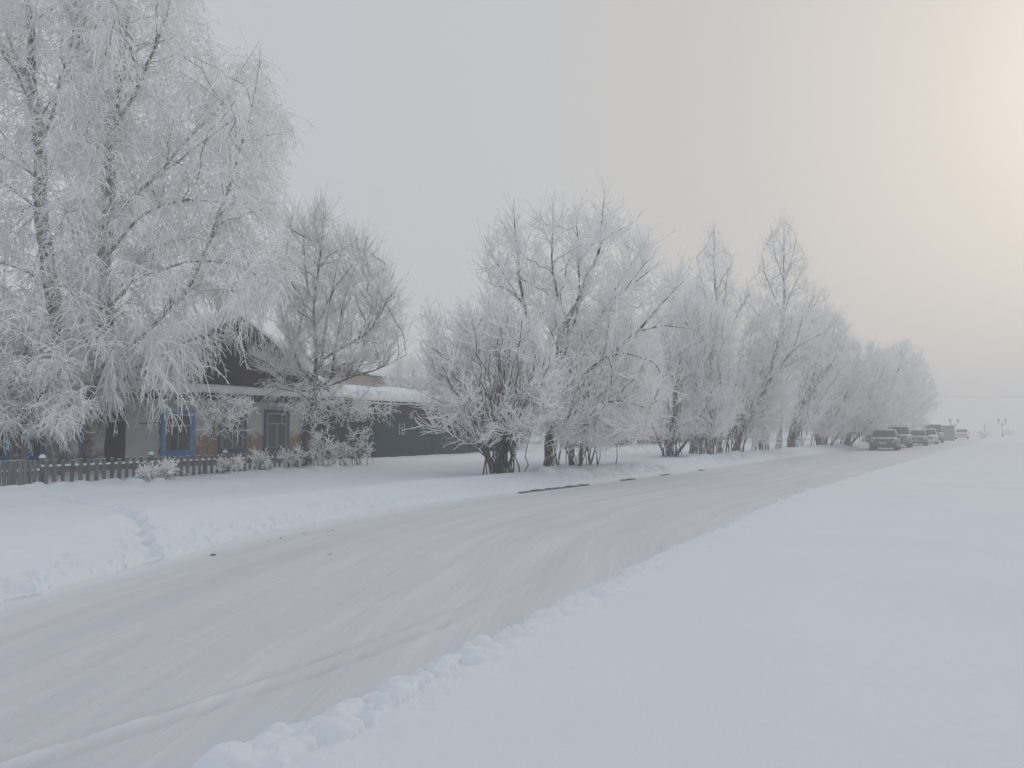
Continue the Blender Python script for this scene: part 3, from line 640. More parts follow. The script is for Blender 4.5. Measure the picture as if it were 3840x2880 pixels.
for px, d, rz, sc, src, lab in [
        (372, 66, 1.0, .5, bb, 'low frosted tree between the rowan and the shed ridge'),
        (455, 66, 2.2, .62, bb, 'frosted tree behind the nearest willow shrub'),
        (520, 70, .4, 1.05, bb, 'frosted tree hidden behind the willow shrub and the broad willow'),
        (575, 76, 3.3, 1.1, ba, 'distant tree seen through the middle of the broad willow'),
        (700, 72, 1.9, 1.05, ba, 'distant tree behind the straight trunked tree'),
        (740, 80, 5.1, 1.2, bb, 'distant tree filling the space between the two poplars'),
        (795, 92, .9, 1.25, ba, 'distant tree behind the tallest poplar'),
        (845, 100, 3.9, 1.15, bb, 'distant tree behind the slanting willow'),
        (30, 52, 2.8, 1.0, bb, 'frosted tree behind the low roof nearest the picture edge'),
        (190, 56, 4.4, 1.0, ba, 'frosted tree behind the dark gable'),
        (262, 60, .2, .95, bb, 'frosted tree behind the right roof slope of the gabled house')]:
    p = at(px, 441, d); copy_tree(src, (p[0], p[1], .1), rz, sc, lab, GB)

# low shrubs along the picket fence
GS = 'frosted shrubs along the picket fence'
for i, (px, py, d, hw, hh, lab) in enumerate([
        (150, 479, 20.6, 9, 14, 'low spiky frosted shrub by the fence below the white wall'), (168, 478, 21.0, 7, 18, 'frosted shrub against the fence below the bright blue window'),
        (231, 470, 23.6, 14, 13, 'low frosted twigs below the middle blue window'), (261, 468, 24.8, 9, 16, 'sparse fan of frosted shoots below the darkest window'),
        (291, 467, 26.0, 13, 21, 'frosted shrub at the end of the pickets beside the rowan foot'), (319, 465, 26.8, 12, 37, 'tallest frosted shrub between the rowan foot and the green gate'),
        (339, 464, 27.8, 11, 23, 'round frosted shrub before the dark boarded fence'), (360, 464, 28.6, 14, 36, 'wide frosted shrub at the edge of the green metal gate')]):
    tree('frosted_shrub', lab, 'shrub', (px, py), d, [], [(px-hw, py-hh*.5), (px-hw*.7, py-hh*.95), (px, py-hh*.85), (px+hw*.6, py-hh), (px+hw, py-hh*.6), (px+hw*.8, py-hh*.15), (px-hw*.8, py-hh*.15)],
         ST_bush, 0, 26 + hh, 90 + 5*hh, 60 + 4*hh, 60 + i, GS, M_twig, M_bark_f, depth=.35, stems=9 + hh//4, zmin=.22)
for i, (px, d, hw, hh, lab) in enumerate([(984, 118, 7, 6, 'faint far shrub beside the thin bare pole'), (1010, 150, 10, 8, 'faint far shrub at the end of the open field')]):
    p = at(px, 436, d)
    tree('distant_shrub', lab, 'shrub', (px, 438), d, [], [(px-hw, 436), (px-hw*.6, 436-hh), (px+hw*.5, 436-hh*.8), (px+hw, 436)], dict(ST_bush, r=.02, L3=(.2, .6)), 0, 60, 220, 100, 80+i, None, M_twig_m, M_bark, depth=1.0, stems=16)

# ------------------------------------------------------------------ buildings
def b_plaster(nt, b):
    co = objco(nt); sx = N(nt, 'ShaderNodeSeparateXYZ'); ln(nt, co, sx.inputs[0])
    base = cramp(nt, noise(nt, co, 1.3, 5, .6), [(.35, (.38, .39, .385)), (.65, (.47, .48, .475))])
    # bare clay low on the wall
    h = mth(nt, 'ADD', mth(nt, 'MULTIPLY', sx.outputs[2], -1.0), mth(nt, 'MULTIPLY', noise(nt, co, 2.2, 5, .65), 1.3))
    tmask = mth(nt, 'MULTIPLY', mth(nt, 'SUBTRACT', sx.outputs[0], 2.4), 1.2)
    m = mth(nt, 'MINIMUM', mth(nt, 'ADD', h, .72), tmask)
    mr = N(nt, 'ShaderNodeMapRange'); mr.inputs[1].default_value = -.05; mr.inputs[2].default_value = .12; ln(nt, m, mr.inputs[0])
    ln(nt, mixc(nt, mr.outputs[0], base, (.24, .17, .125)), b.inputs['Base Color'])
    bump(nt, b, noise(nt, co, 12, 5), .4, .02)
M_plaster = mat('limewashed_plaster', (.4, .4, .4), .95, .1, build=b_plaster)
def boards(name, c1, c2, sc=8.0, axis=0):
    def bld(nt, b):
        co = objco(nt); s = [1, 1, 1]; s[2 - 2*0 if axis == 0 else 0] = .12
        ln(nt, cramp(nt, noise(nt, co, sc, 4, .6, tuple(s)), [(.35, c1), (.68, c2)]), b.inputs['Base Color'])
        bump(nt, b, noise(nt, co, sc*2, 3, .6, tuple(s)), .4, .01)
    return mat(name, c1, .95, .03, build=bld)
M_dark = boards('blackened_boards', (.006, .007, .007), (.014, .014, .015), 5)
M_darkred = boards('dark_red_boards', (.020, .008, .009), (.035, .014, .016), 6)
M_brown = boards('brown_boards', (.022, .016, .016), (.045, .034, .032), 6)
M_greybd = boards('weathered_grey_boards', (.10, .105, .105), (.20, .205, .205), 9)
M_greybd2 = boards('silvered_boards', (.11, .115, .128), (.22, .225, .245), 9)
M_blue = mat('bright_blue_paint', (.055, .19, .40), .6, build=lambda nt, b: ln(nt, cramp(nt, noise(nt, objco(nt), 7, 4), [(.35, (.035, .19, .46)), (.7, (.06, .27, .56))]), b.inputs['Base Color']))
M_bluedk = mat('faded_dark_blue_paint', (.03, .06, .11), .7, build=lambda nt, b: ln(nt, cramp(nt, noise(nt, objco(nt), 7, 4), [(.35, (.025, .05, .09)), (.7, (.04, .085, .145))]), b.inputs['Base Color']))
M_sash = mat('old_white_paint', (.33, .35, .37), .7, build=lambda nt, b: ln(nt, cramp(nt, noise(nt, objco(nt), 9, 4), [(.35, (.27, .29, .31)), (.7, (.40, .42, .44))]), b.inputs['Base Color']))
M_glass = mat('dark_glass', (.02, .026, .032), .12, .5, build=lambda nt, b: ln(nt, cramp(nt, noise(nt, objco(nt), 1.5, 2), [(.4, (.018, .024, .03)), (.7, (.05, .065, .08))]), b.inputs['Base Color']))
M_curtain = mat('pale_curtain', (.07, .08, .09), .9)

def snow_slab(name, c00, c10, c11, c01, th, nrm, parent, n=40, m=14, ed=.25, seed=1):
    """thick rounded snow on the quad c00-c10-c11-c01"""
    c00, c10, c11, c01 = [np.array(c, float) for c in (c00, c10, c11, c01)]
    u = np.linspace(0, 1, n)[:, None, None]; v = np.linspace(0, 1, m)[None, :, None]
    P = (1-u)*(1-v)*c00 + u*(1-v)*c10 + u*v*c11 + (1-u)*v*c01
    Lu = np.linalg.norm(c10 - c00); Lv = np.linalg.norm(c01 - c00); u = u[..., 0]; v = v[..., 0]
    e = np.minimum(np.minimum(u, 1-u)*Lu, np.minimum(v, 1-v)*Lv); e = np.clip(e/ed, 0, 1); f = np.sqrt(1 - (1-e)**2)
    h = th*f*(1 + .18*fbm(u*Lu*.9 + seed, v*Lv*.9, 3, seed)) + .004
    T = P + np.array(nrm)*h[..., None]
    cen = P.mean((0, 1)); V = np.concatenate([T.reshape(-1, 3), P.reshape(-1, 3)]); q = grid_quads(n, m); Q = [q, q[:, ::-1] + n*m]
    idx = lambda i, j: i*m + j
    rim = [idx(i, 0) for i in range(n)] + [idx(n-1, j) for j in range(1, m)] + [idx(i, m-1) for i in range(n-2, -1, -1)] + [idx(0, j) for j in range(m-2, 0, -1)]
    r2 = rim[1:] + rim[:1]; Q.append(np.array([(a, a + n*m, b + n*m, b) for a, b in zip(rim, r2)]))
    me = npmesh(name, V, np.concatenate(Q)); return link(name, me, M_snow, parent, True)
def loc(P, o): return np.array(P, float) - np.array(o, float)

def window(parent, ax, t0, t1, z0, z1, fm, fw=.13, transom=.30, mull=True, label=None):
    mb = MB(); d = .05
    mb.box((t0, z0, .0), (t0+fw, z1, d), ax); mb.box((t1-fw, z0, .0), (t1, z1, d), ax)
    mb.box((t0+fw, z0, .0), (t1-fw, z0+fw, d), ax); mb.box((t0+fw, z1-fw, .0), (t1-fw, z1, d), ax)
    wf = mb.build('window', fm, parent, bevel=.006)
    if label: wf['label'] = label
    a, b, c, e = t0+fw, t1-fw, z0+fw, z1-fw; s = .05; q = .032
    mb = MB(); mb.box((a, c, .0), (a+s, e, q), ax); mb.box((b-s, c, .0), (b, e, q), ax); mb.box((a+s, c, .0), (b-s, c+s, q), ax); mb.box((a+s, e-s, .0), (b-s, e, q), ax)
    zt = e - (e-c)*transom
    if mull: mb.box(((a+b)/2-.02, c+s, .0), ((a+b)/2+.02, zt-.02, q-.004), ax)
    mb.box((a+s, zt-.02, .0), (b-s, zt+.02, q-.002), ax)
    mb.build('sash', M_sash, wf)
    mb = MB(); mb.box((a+s, c+s, .0), (b-s, e-s, .012), ax); mb.build('pane', M_glass, wf)
    mb = MB(); mb.box((a, c+.0, q), (b, c+.035, .12), ax); mb.box((t0-.03, z0-.035, .0), (t1+.03, z0-.002, .11), ax); mb.build('sill', fm, wf)
    mb = MB(); mb.box((a+s, c+s, .012), (a+s+(b-a)*.2, zt-.02, .016), ax); mb.build('curtain', M_curtain, wf); mb = MB(); mb.box((b-s-(b-a)*.14, c+s, .012), (b-s, zt-.02, .016), ax); mb.build('curtain', M_curtain, wf)
    return wf

HT = 8.45                      # facade length
ax = FAX()
hroot = thing('gabled_house', 'old plastered house with a black boarded gable and three blue framed windows', 'house', (0, 0, 0))
hroot.location = (A2[0], A2[1], 0); hroot.rotation_euler = (0, 0, math.atan2(U2[1], U2[0]))
# inside hroot local coordinates: x = along street, -y = towards street (out), z up
def LA(off=0.0): return (np.array([0, -off, 0.]), np.array([1., 0, 0]), Z3, np.array([0, -1., 0]))
ax = LA(); DEP = 8.0
EZ, AZ_, AT = 3.35, 5.85, 4.2
mb = MB(); mb.box((0, -.2, -DEP), (HT, 3.05, 0), ax); mb.build('wall', M_plaster, hroot)
mb = MB()                                             # gable triangle, vertical boards
nb = 46
for i in range(nb):
    a = -.1 + (HT+.2)*i/nb; b = -.1 + (HT+.2)*(i+1)/nb - .012
    def top(t): return EZ - .12 + (AZ_ - EZ)*(1 - abs(t - AT)/(AT + .62))
    za, zb = top(a), top(b)
    if min(za, zb) < 3.1: continue
    o_ = .03 + .012*(i % 2)
    P = [(a, 3.05, -.12), (b, 3.05, -.12), (b, zb, -.12), (a, za, -.12), (a, 3.05, o_), (b, 3.05, o_), (b, zb, o_), (a, za, o_)]
    P = [ax[0] + ax[1]*p[0] + ax[2]*p[1] + ax[3]*p[2] for p in P]
    mb.add(P, [(0, 3, 2, 1), (4, 5, 6, 7), (0, 1, 5, 4), (1, 2, 6, 5), (2, 3, 7, 6), (3, 0, 4, 7)])
mb.build('gable', M_dark, hroot)
for a, b, c, d_ in ((2.2, 3.5, 3.4, 3.95), (4.7, 6.0, 3.3, 4.0), (3.4, 4.5, 4.4, 4.9), (6.2, 6.9, 3.5, 3.85)):
    mb = MB(); mb.box((a, c, .045), (b, d_, .06), ax); mb.build('gable_panel', M_darkred, hroot)
# roof
ov = .45
def roofpt(t, out_, lift=0.0):
    z = EZ + (AZ_ - EZ)*(1 - abs(t - AT)/(AT + .62)); return np.array([t, -out_, z + lift])
rf = MB()
for s in (-1, 1):
    te = AT + s*(AT + .62)
    a, b, c, d_ = roofpt(te, ov), roofpt(AT, ov), roofpt(AT, -DEP), roofpt(te, -DEP)
    P = [a, b, c, d_] + [p - np.array([0, 0, .1]) for p in (a, b, c, d_)]
    rf.add(P, [(0, 1, 2, 3), (7, 6, 5, 4), (0, 4, 5, 1), (1, 5, 6, 2), (2, 6, 7, 3), (3, 7, 4, 0)])
roof = rf.build('roof', M_dark, hroot)
for s in (-1, 1):
    te = AT + s*(AT + .66); sl_ = math.atan2(AZ_ - EZ, AT + .62); nrm = (s*math.sin(sl_), 0, math.cos(sl_))
    snow_slab('roof_snow', roofpt(te, ov+.03, .0) + (0, 0, -.02), roofpt(AT, ov+.03, .02), roofpt(AT, -DEP, .02), roofpt(te, -DEP, -.02), .26, nrm, roof, 50, 60, .22, 3 + s)
for s in (-1, 1):
    te = AT + s*(AT + .62); mb = MB(); a, b = roofpt(te, ov + .004, -.02), roofpt(AT, ov + .004, -.02)
    P = [a, b, b - (0, 0, .2), a - (0, 0, .2)]; P = P + [p + np.array([0, -.03, 0]) for p in P]
    mb.add(P, [(0, 1, 2, 3), (7, 6, 5, 4), (0, 4, 5, 1), (1, 5, 6, 2), (2, 6, 7, 3), (3, 7, 4, 0)]); mb.build('barge_board', M_dark, hroot)
# pent roof strip under the gable
mb = MB(); P = [(-.2, 3.06, .05), (HT+.3, 3.06, .05), (HT+.3, 2.86, .62), (-.2, 2.86, .62)]
P = [ax[0] + ax[1]*p[0] + ax[2]*p[1] + ax[3]*p[2] for p in P]; P = P + [p - Z3*.07 for p in P]
mb.add(P, [(0, 1, 2, 3), (7, 6, 5, 4), (0, 4, 5, 1), (1, 5, 6, 2), (2, 6, 7, 3), (3, 7, 4, 0)])
pent = mb.build('pent_roof', M_dark, hroot)
snow_slab('pent_snow', P[3] + Z3*.002, P[2] + Z3*.002, P[1] + Z3*.002, P[0] + Z3*.002, .17, (0, 0, 1), pent, 60, 10, .12, 9)
mb = MB(); mb.box((.0, 2.62, .003), (HT, 2.84, .10), ax); mb.build('eaves_shade_band', M_dark, hroot)  # dark strip standing in for the shadow band under the pent roof
for px0, px1, y0, y1, fm, lab in ((161, 194.4, 410.3, 456, M_blue, 'bright blue window'), (218.2, 246, 409.5, 453, M_bluedk, 'faded blue window'), (263.8, 288.8, 409.8, 451.9, M_bluedk, 'faded dark blue window')):
    t0, t1 = tx(px0), tx(px1); pm = (px0+px1)/2
    z0 = onfac(pm, y1)[1]; z1 = onfac(pm, y0)[1]
    window(hroot, LA(), t0, t1, z0, z1, fm, .14, .3, True, lab)
t0 = tx(301); mb = MB(); mb.box((t0, 0, .003), (HT+.02, 2.62, .07), ax); mb.build('corner_boards', M_brown, hroot)
# crack and broken render beside the bright window
mb = MB(); tb = tx(160.6)
z_ = 2.15
while z_ > .8:
    h_ = random.uniform(.1, .28); w_ = random.uniform(.015, .07); mb.box((tb - w_, z_ - h_, .002), (tb - .004, z_, .009), ax); z_ -= h_
zc = onfac(150, 423)[1]; tt = tx(139)
pts = [tx(139) + (tb - tx(139))*k/9 for k in range(10)]; zz = [zc + random.uniform(-.035, .035) for _ in pts]
for k in range(9):
    w_ = random.uniform(.008, .03); P = [(pts[k], zz[k]-w_, .004), (pts[k+1], zz[k+1]-w_*.8, .004), (pts[k+1], zz[k+1]+w_*.8, .004), (pts[k], zz[k]+w_, .004)]
    P = [ax[0] + ax[1]*p[0] + ax[2]*p[1] + ax[3]*p[2] for p in P]; mb.add(P, [(0, 1, 2, 3)])
mb.build('plaster_crack', mat('crack', (.05, .048, .046), .95), hroot)

# low wing to the left
lroot = thing('low_house', 'low white walled house with narrow blue windows under a thick snowy roof', 'house', (A2[0], A2[1], 0), math.atan2(U2[1], U2[0]))
ax = LA()
T0 = -10.0
mb = MB(); mb.box((T0, -.2, -7), (-1.05, 2.78, -.02), ax); mb.build('wall', M_plaster, lroot)
mb = MB()
for i in range(9):
    a = -1.05 + 1.045*i/9; mb.box((a, -.2, -.3), (a + .105, 2.78, .02 + .012*(i % 2)), ax)
mb.build('board_panel', M_dark, lroot)
mb = MB(); P = [(T0-.3, 2.86, .55), (-.66, 2.86, .55), (-.66, 4.75, -3.5), (T0-.3, 4.75, -3.5)]
P = [ax[0] + ax[1]*p[0] + ax[2]*p[1] + ax[3]*p[2] for p in P]; P = P + [p - Z3*.09 for p in P]
BX = [(0, 1, 2, 3), (7, 6, 5, 4), (0, 4, 5, 1), (1, 5, 6, 2), (2, 6, 7, 3), (3, 7, 4, 0)]
mb.add(P, BX); Pb = [(T0-.3, 4.75, -3.5), (-.66, 4.75, -3.5), (-.66, 2.86, -7.5), (T0-.3, 2.86, -7.5)]
Pb = [ax[0] + ax[1]*p[0] + ax[2]*p[1] + ax[3]*p[2] for p in Pb]; mb.add(Pb + [p - Z3*.09 for p in Pb], BX)
lroof = mb.build('roof', M_dark, lroot)
snow_slab('roof_snow', P[0], P[1], P[2], P[3], .3, (0, -.42, .9), lroof, 60, 40, .3, 22)
mb = MB(); mb.box((T0-.3, 2.6, .5), (-.66, 2.84, .54), ax); mb.build('fascia', M_dark, lroot)
for px0, px1, y0, y1 in ((-9, 9.8, 418, 461), (28.9, 46, 415.5, 460.6), (66, 83, 413, 456.5)):
    pm = (px0+px1)/2; window(lroot, LA(-.02), tx(px0), tx(px1), onfac(pm, y1)[1], onfac(pm, y0)[1], M_blue, .1, .22, False)
for px0, px1 in ((65, 72), (85, 97)):
    mb = MB(); mb.box((tx(px0), .18, -.018), (tx(px1), .46, -.012), ax); mb.build('basement_opening', M_dark, lroot)

# shed with long snow roof behind the gate
def prism(name, c, m_, parent):
    mb = MB(); c = [np.array(q, float) for q in c]; mb.add(c + [q - Z3*.08 for q in c], BX); return mb.build(name, m_, parent)
off = -3.0; te0, te1 = tx(334, off), tx(492, off)
sroot = thing('long_shed', 'long brown boarded shed behind the green gate with deep snow on its roof', 'shed', (A2[0], A2[1], 0), math.atan2(U2[1], U2[0]))
ze0 = onfac(356, 396.5, off)[1]; ze1 = onfac(455, 402.5, off)[1]; ez = (ze0 + ze1)/2
ax = LA(off)
mb = MB(); mb.box((te0, 0, -5), (te1, ez - .28, -.3), ax); mb.build('wall', M_brown, sroot)
c = [np.array([te0-.3, -off - .1, ez-.15]), np.array([te1+.3, -off - .1, ez-.15]), np.array([te1+.3, -off+5.2, ez+.55]), np.array([te0-.3, -off+5.2, ez+.55])]
srf = prism('roof', c, M_dark, sroot); snow_slab('roof_snow', *[q + Z3*.003 for q in c], .5, (0, 0, 1), srf, 70, 30, .55, 31)
ta, tb2 = tx(392, off), tx(432, off)
mb = MB(); mb.box((tx(418, off), 1.9, -.29), (te1 - .2, ez - .95, -.25), ax); mb.build('light_panel', mat('tan_board', (.22, .17, .12), .9), sroot)
mb = MB(); mb.box((te0, ez-.9, -.29), (te1, ez-.78, -.2), ax); mb.build('beam', M_brown, sroot)
mb = MB(); t_ = tx(411.5, -1.0)
for k in range(5): mb.box((t_ - .16 + k*.065, 1.2, -.03), (t_ - .1 + k*.065, 2.38 + .03*k, .0), LA(-1.0))
o = mb.build('leaning_slats', M_sash); o.location = (A2[0], A2[1], 0); o.rotation_euler = (0, 0, math.atan2(U2[1], U2[0]))
tag(o, 'small white slatted panel standing up behind the green gate', 'panel')
dh = thing('far_brick_house', 'faint pinkish brick house far beyond the long shed roof', 'house', (*at(372, 428, 74)[:2], 0), R(60))
mb = MB(); mb.box((-5, -4, -.2), (5, 4, 6.2)); mb.build('wall', mat('pink_brick', (.30, .20, .18), .9, build=lambda nt, b: ln(nt, cramp(nt, noise(nt, objco(nt), 3, 5), [(.3, (.26, .17, .15)), (.7, (.36, .26, .23))]), b.inputs['Base Color'])), dh)
hp = [np.array(q, float) for q in ((-5.4, -4.5, 6.2), (5.4, -4.5, 6.2), (5.4, 0, 7.6), (-5.4, 0, 7.6))]
r_ = prism('roof', hp, M_dark, dh); snow_slab('roof_snow', *[q + Z3*.003 for q in hp], .3, (0, 0, 1), r_, 20, 10, .3, 5)
hp = [np.array(q, float) for q in ((-5.4, 0, 7.6), (5.4, 0, 7.6), (5.4, 4.5, 6.2), (-5.4, 4.5, 6.2))]
prism('roof', hp, M_dark, dh)

# ------------------------------------------------------------------ green corrugated gate and fences
def b_gate(c1, c2):
    def f(nt, b):
        co = objco(nt)
        ln(nt, cramp(nt, noise(nt, co, 1.4, 5, .6, (1, 1, .3)), [(.35, c1), (.7, c2)]), b.inputs['Base Color'])
    return f
M_gate = mat('dark_teal_sheet', (.03, .055, .065), .8, .04, build=b_gate((.006, .030, .042), (.012, .044, .058)))
M_gate2 = mat('blackish_green_sheet', (.02, .03, .03), .85, .04, build=b_gate((.008, .011, .011), (.014, .018, .018)))
M_gate3 = mat('dull_green_sheet', (.04, .07, .065), .85, .04, build=b_gate((.015, .028, .026), (.025, .042, .04)))
M_wallg = mat('grey_fence_sheet', (.14, .13, .135), .8)
def corr(name, t0, t1, z0, z1, off, m_, parent, pitch=.16, amp=.014):
    ts = []; hs = []; t = t0; k = 0
    while t < t1:
        for dt, h in ((0, 0), (pitch*.35, 0), (pitch*.5, 1), (pitch*.85, 1)):
            if t + dt < t1: ts.append(t + dt); hs.append(h*amp)
        t += pitch
    ts.append(t1); hs.append(0); n = len(ts); V = []
    for zz_ in (z0, z1):
        for dd_ in (.0, -.012):
            for a, h in zip(ts, hs): V.append((a, -(off + h + dd_), zz_))
    V = np.array(V); i = np.arange(n-1)
    Q = np.concatenate([np.stack([i, i+1, 2*n+i+1, 2*n+i], -1), np.stack([n+i+1, n+i, 3*n+i, 3*n+i+1], -1), np.stack([2*n+i, 2*n+i+1, 3*n+i+1, 3*n+i], -1)])
    return link(name, npmesh(name, V, Q), m_, parent)
rot = math.atan2(U2[1], U2[0])
g0 = thing('metal_gate_fence', 'dark teal corrugated gate and fence with white painted marks beside the house', 'fence', (A2[0], A2[1], 0), rot)
GO = .25; tA, tB, tC, tD = tx(316, GO), tx(374, GO), tx(432, GO), tx(520, GO)
corr('boarded_section', tA, tB - .05, -.1, 2.04, GO, M_gate2, g0, .22); corr('gate_leaf', tB + .05, tC, -.1, 2.06, GO, M_gate, g0, .12, .010); corr('fence_sheet', tC + .06, tD, -.1, 2.08, GO, M_gate, g0, .2, .012)
for t in (tB, tC + .03, tD): mb = MB(); mb.box((t - .04, -.1, -.06), (t + .04, 2.1, .03), LA(GO)); mb.build('post', M_gate2, g0)
mb = MB(); mb.box((tA, 2.062, -.03), (tB - .05, 2.085, .02), LA(GO)); mb.box((tB + .05, 2.085, -.03), (tC - .02, 2.105, .025), LA(GO)); mb.build('top_rail', M_gate2, g0)
# painted marks: white strokes, three vertical lines of small characters, looped graffiti
M_paint = mat('white_brushed_paint', (.45, .48, .48), .8)
GAX = LA(GO + .022)
def stroke(mb, pts, w, ax=GAX):
    pts = [np.array(p, float) for p in pts]
    for a, b in zip(pts[:-1], pts[1:]):
        d = b - a; L = np.linalg.norm(d); d /= L; n = np.array([-d[1], d[0]])*w/2; a2 = a - d*w*.3; b2 = b + d*w*.3
        q = [a2 - n, b2 - n, b2 + n, a2 + n]; mb.add([ax[0] + ax[1]*p[0] + ax[2]*p[1] for p in q], [(0, 1, 2, 3)])
def gp(x, y):       # photo crop (1360,1540, scale 5.2667) -> (t,z) on the gate
    return onfac((1360 + x/5.2667)/3.75, (1540 + y/5.2667)/3.75, GO + .022)
mb = MB()
for x in (142, 190, 238): stroke(mb, [gp(x, 388), gp(x, 462)], .05)
stroke(mb, [gp(142, 462), gp(240, 466)], .04); mb.build('painted_letter', M_paint, g0)
mb = MB()
stroke(mb, [gp(726, 262), gp(726, 470)], .035)
for y in (262, 300, 345, 400, 450): stroke(mb, [gp(712, y), gp(738, y + 8)], .03)
for y0, y1, x in ((252, 284, 766), (312, 352, 768), (360, 410, 772), (425, 475, 768)): stroke(mb, [gp(x, y0), gp(x + 4, y1)], .035)
for y in (330, 380, 440, 468): stroke(mb, [gp(758, y), gp(800, y + 5)], .028)
cir = [gp(816 + 12*math.cos(a), 258 + 15*math.sin(a)) for a in np.linspace(0, 2*math.pi, 14)]; stroke(mb, cir, .024)
stroke(mb, [gp(828, 258), gp(834, 470)], .03); stroke(mb, [gp(822, 300), gp(812, 400), gp(806, 470), gp(834, 474)], .026); stroke(mb, [gp(806, 420), gp(834, 425)], .024)
mb.build('painted_writing', M_paint, g0)
mb = MB()
stroke(mb, [gp(*q) for q in ((1575, 430), (1600, 500), (1650, 555), (1668, 610), (1640, 650), (1580, 660), (1545, 640), (1540, 590), (1575, 550), (1630, 510), (1680, 490))], .03)
stroke(mb, [gp(*q) for q in ((1675, 640), (1672, 590), (1685, 550), (1708, 545), (1726, 575), (1724, 650))], .03)
stroke(mb, [gp(*q) for q in ((1545, 655), (1640, 665), (1740, 650), (1800, 610), (1830, 570))], .026)
stroke(mb, [gp(*q) for q in ((1825, 600), (1830, 660), (1860, 690), (1885, 640), (1870, 560))], .03)
mb.build('painted_loops', mat('grey_spray_paint', (.25, .275, .28), .8), g0)

g1 = thing('green_board_fence', 'short stretch of dull green fence with a red patch behind the broad willow', 'fence', (A2[0], A2[1], 0), rot)
a_, b_ = tx(560, .3), tx(642, .3)
corr('fence_sheet', tD + 1.0 if tD + 1.0 > a_ else a_, b_, -.1, 2.25, .3, M_gate3, g1, .3)
rt0, rt1 = tx(628.5, .35), tx(634, .35); mb = MB(); mb.box((rt0, 1.35, .02), (rt1, 2.2, .04), LA(.32)); mb.build('red_patch', mat('red_paint', (.30, .06, .07), .7), g1)
mb = MB(); mb.box((tx(623, .35), .3, .02), (tx(632, .35), 1.45, .035), LA(.32)); mb.build('grey_patch', mat('blue_grey_paint', (.12, .15, .19), .7), g1)
g2 = thing('grey_sheet_fence', 'plain brownish grey fence continuing behind the fan shaped shrub', 'fence', (A2[0], A2[1], 0), rot)
corr('fence_sheet', b_ + .1, tx(692, .3), -.1, 2.0, .3, M_wallg, g2, .4)
g3 = thing('blue_grey_fence', 'low blue grey fence beyond the straight trunked tree', 'fence', (A2[0], A2[1], 0), rot)
corr('fence_sheet', tx(694, .3), tx(770, .3), -.1, 1.35, .3, mat('blue_grey_sheet', (.10, .13, .17), .8), g3, .3)

# ------------------------------------------------------------------ picket fences
def picket_fence(label, pa, pb, sp, wd, h, m_, jit, rail_z, rail_w, posts, group):
    pa = np.array(pa); pb = np.array(pb); L = np.linalg.norm(pb - pa); u = (pb - pa)/L; ang = math.atan2(u[1], u[0])
    root = thing('picket_fence', label, 'fence', (pa[0], pa[1], 0), ang, group)
    def G(t): p = pa + u*t; return float(gz(p[0], p[1]))
    n = int(L/sp)
    for i in range(n):
        t = (i + .5)*sp; zt = h(t) + random.uniform(-jit, jit); ww = wd*random.uniform(.85, 1.12); tl = random.uniform(-.02, .02)
        mb = MB(); z0 = G(t) - .25; a = np.array([t - ww/2, 0, z0]); 
        P = [(t-ww/2, -.035, z0), (t+ww/2, -.035, z0), (t+ww/2, -.012, z0), (t-ww/2, -.012, z0), (t-ww/2+tl, -.035, zt), (t+ww/2+tl, -.035, zt), (t+ww/2+tl, -.012, zt), (t-ww/2+tl, -.012, zt)]
        mb.add(P, [(0, 3, 2, 1), (4, 5, 6, 7), (0, 1, 5, 4), (1, 2, 6, 5), (2, 3, 7, 6), (3, 0, 4, 7)])
        pk = mb.build('picket', m_, root)
        mb = MB(); r_ = ww*.5
        mb.box((t-r_+tl-.004, -.042, zt+.001), (t+r_+tl+.004, -.006, zt + random.uniform(.005, .014))); mb.build('snow_cap', M_snow, pk, bevel=.005)
    m = 24; ts = np.linspace(0, L, m + 1)
    V = []; 
    for t in ts:
        z = rail_z(t); V += [(t, -.010, z), (t, .03, z), (t, .03, z + rail_w), (t, -.010, z + rail_w)]
    fs = [(4*i + k, 4*i + (k+1) % 4, 4*i + 4 + (k+1) % 4, 4*i + 4 + k) for i in range(m) for k in range(4)] + [(0, 1, 2, 3), (4*m+3, 4*m+2, 4*m+1, 4*m)]
    mb = MB(); mb.add(V, fs); rl = mb.build('rail', m_, root)
    P = []; m2 = int(L/.05); k = 7
    for i in range(m2 + 1):
        t = L*i/m2; z = rail_z(t) + rail_w; hh = .042 + .008*math.sin(t*6.3/sp) + .012*random.random()
        for j in range(k):
            a = math.pi*j/(k-1); P.append((t, .012 - .045*math.cos(a), z + .002 + hh*math.sin(a)))
    link('rail_snow', npmesh('rail_snow', np.array(P), grid_quads(m2 + 1, k)), M_snow, rl, True)
    for t in posts:
        mb = MB(); z0 = G(t) - .25; zt = h(t) + .06; mb.box((t-.055, .032, z0), (t+.055, .14, zt)); ps = mb.build('post', m_, root)
        q = []; nn = 9; kk = 12
        for i in range(nn):
            f = i/(nn-1); rr_ = .085*math.sqrt(max(0, 1 - f*f))*(1 if f > .01 else .9) + 1e-4
            for j in range(kk): q.append((t + rr_*math.cos(2*math.pi*j/kk), .085 + rr_*math.sin(2*math.pi*j/kk)*.85, zt + .002 + .10*f))
        link('snow_cap', npmesh('snow_cap', np.array(q), np.concatenate([grid_quads(nn, kk, True)])), M_snow, ps, True)
    return root
fd = (FB - FA)/np.linalg.norm(FB - FA)
def fpx(px):                      # point of the fence line under a photo column
    k = (px - 512)/F; # x = k*y
    s = (k*FA[1] - FA[0])/(fd[0] - k*fd[1]); return FA + fd*s, s
pS, sS = fpx(43); pE, sE = fpx(309); pW, sW = fpx(-40)
def hz(y0, y1, p0, p1):
    def h(t, L=[None]): return 0
    return h
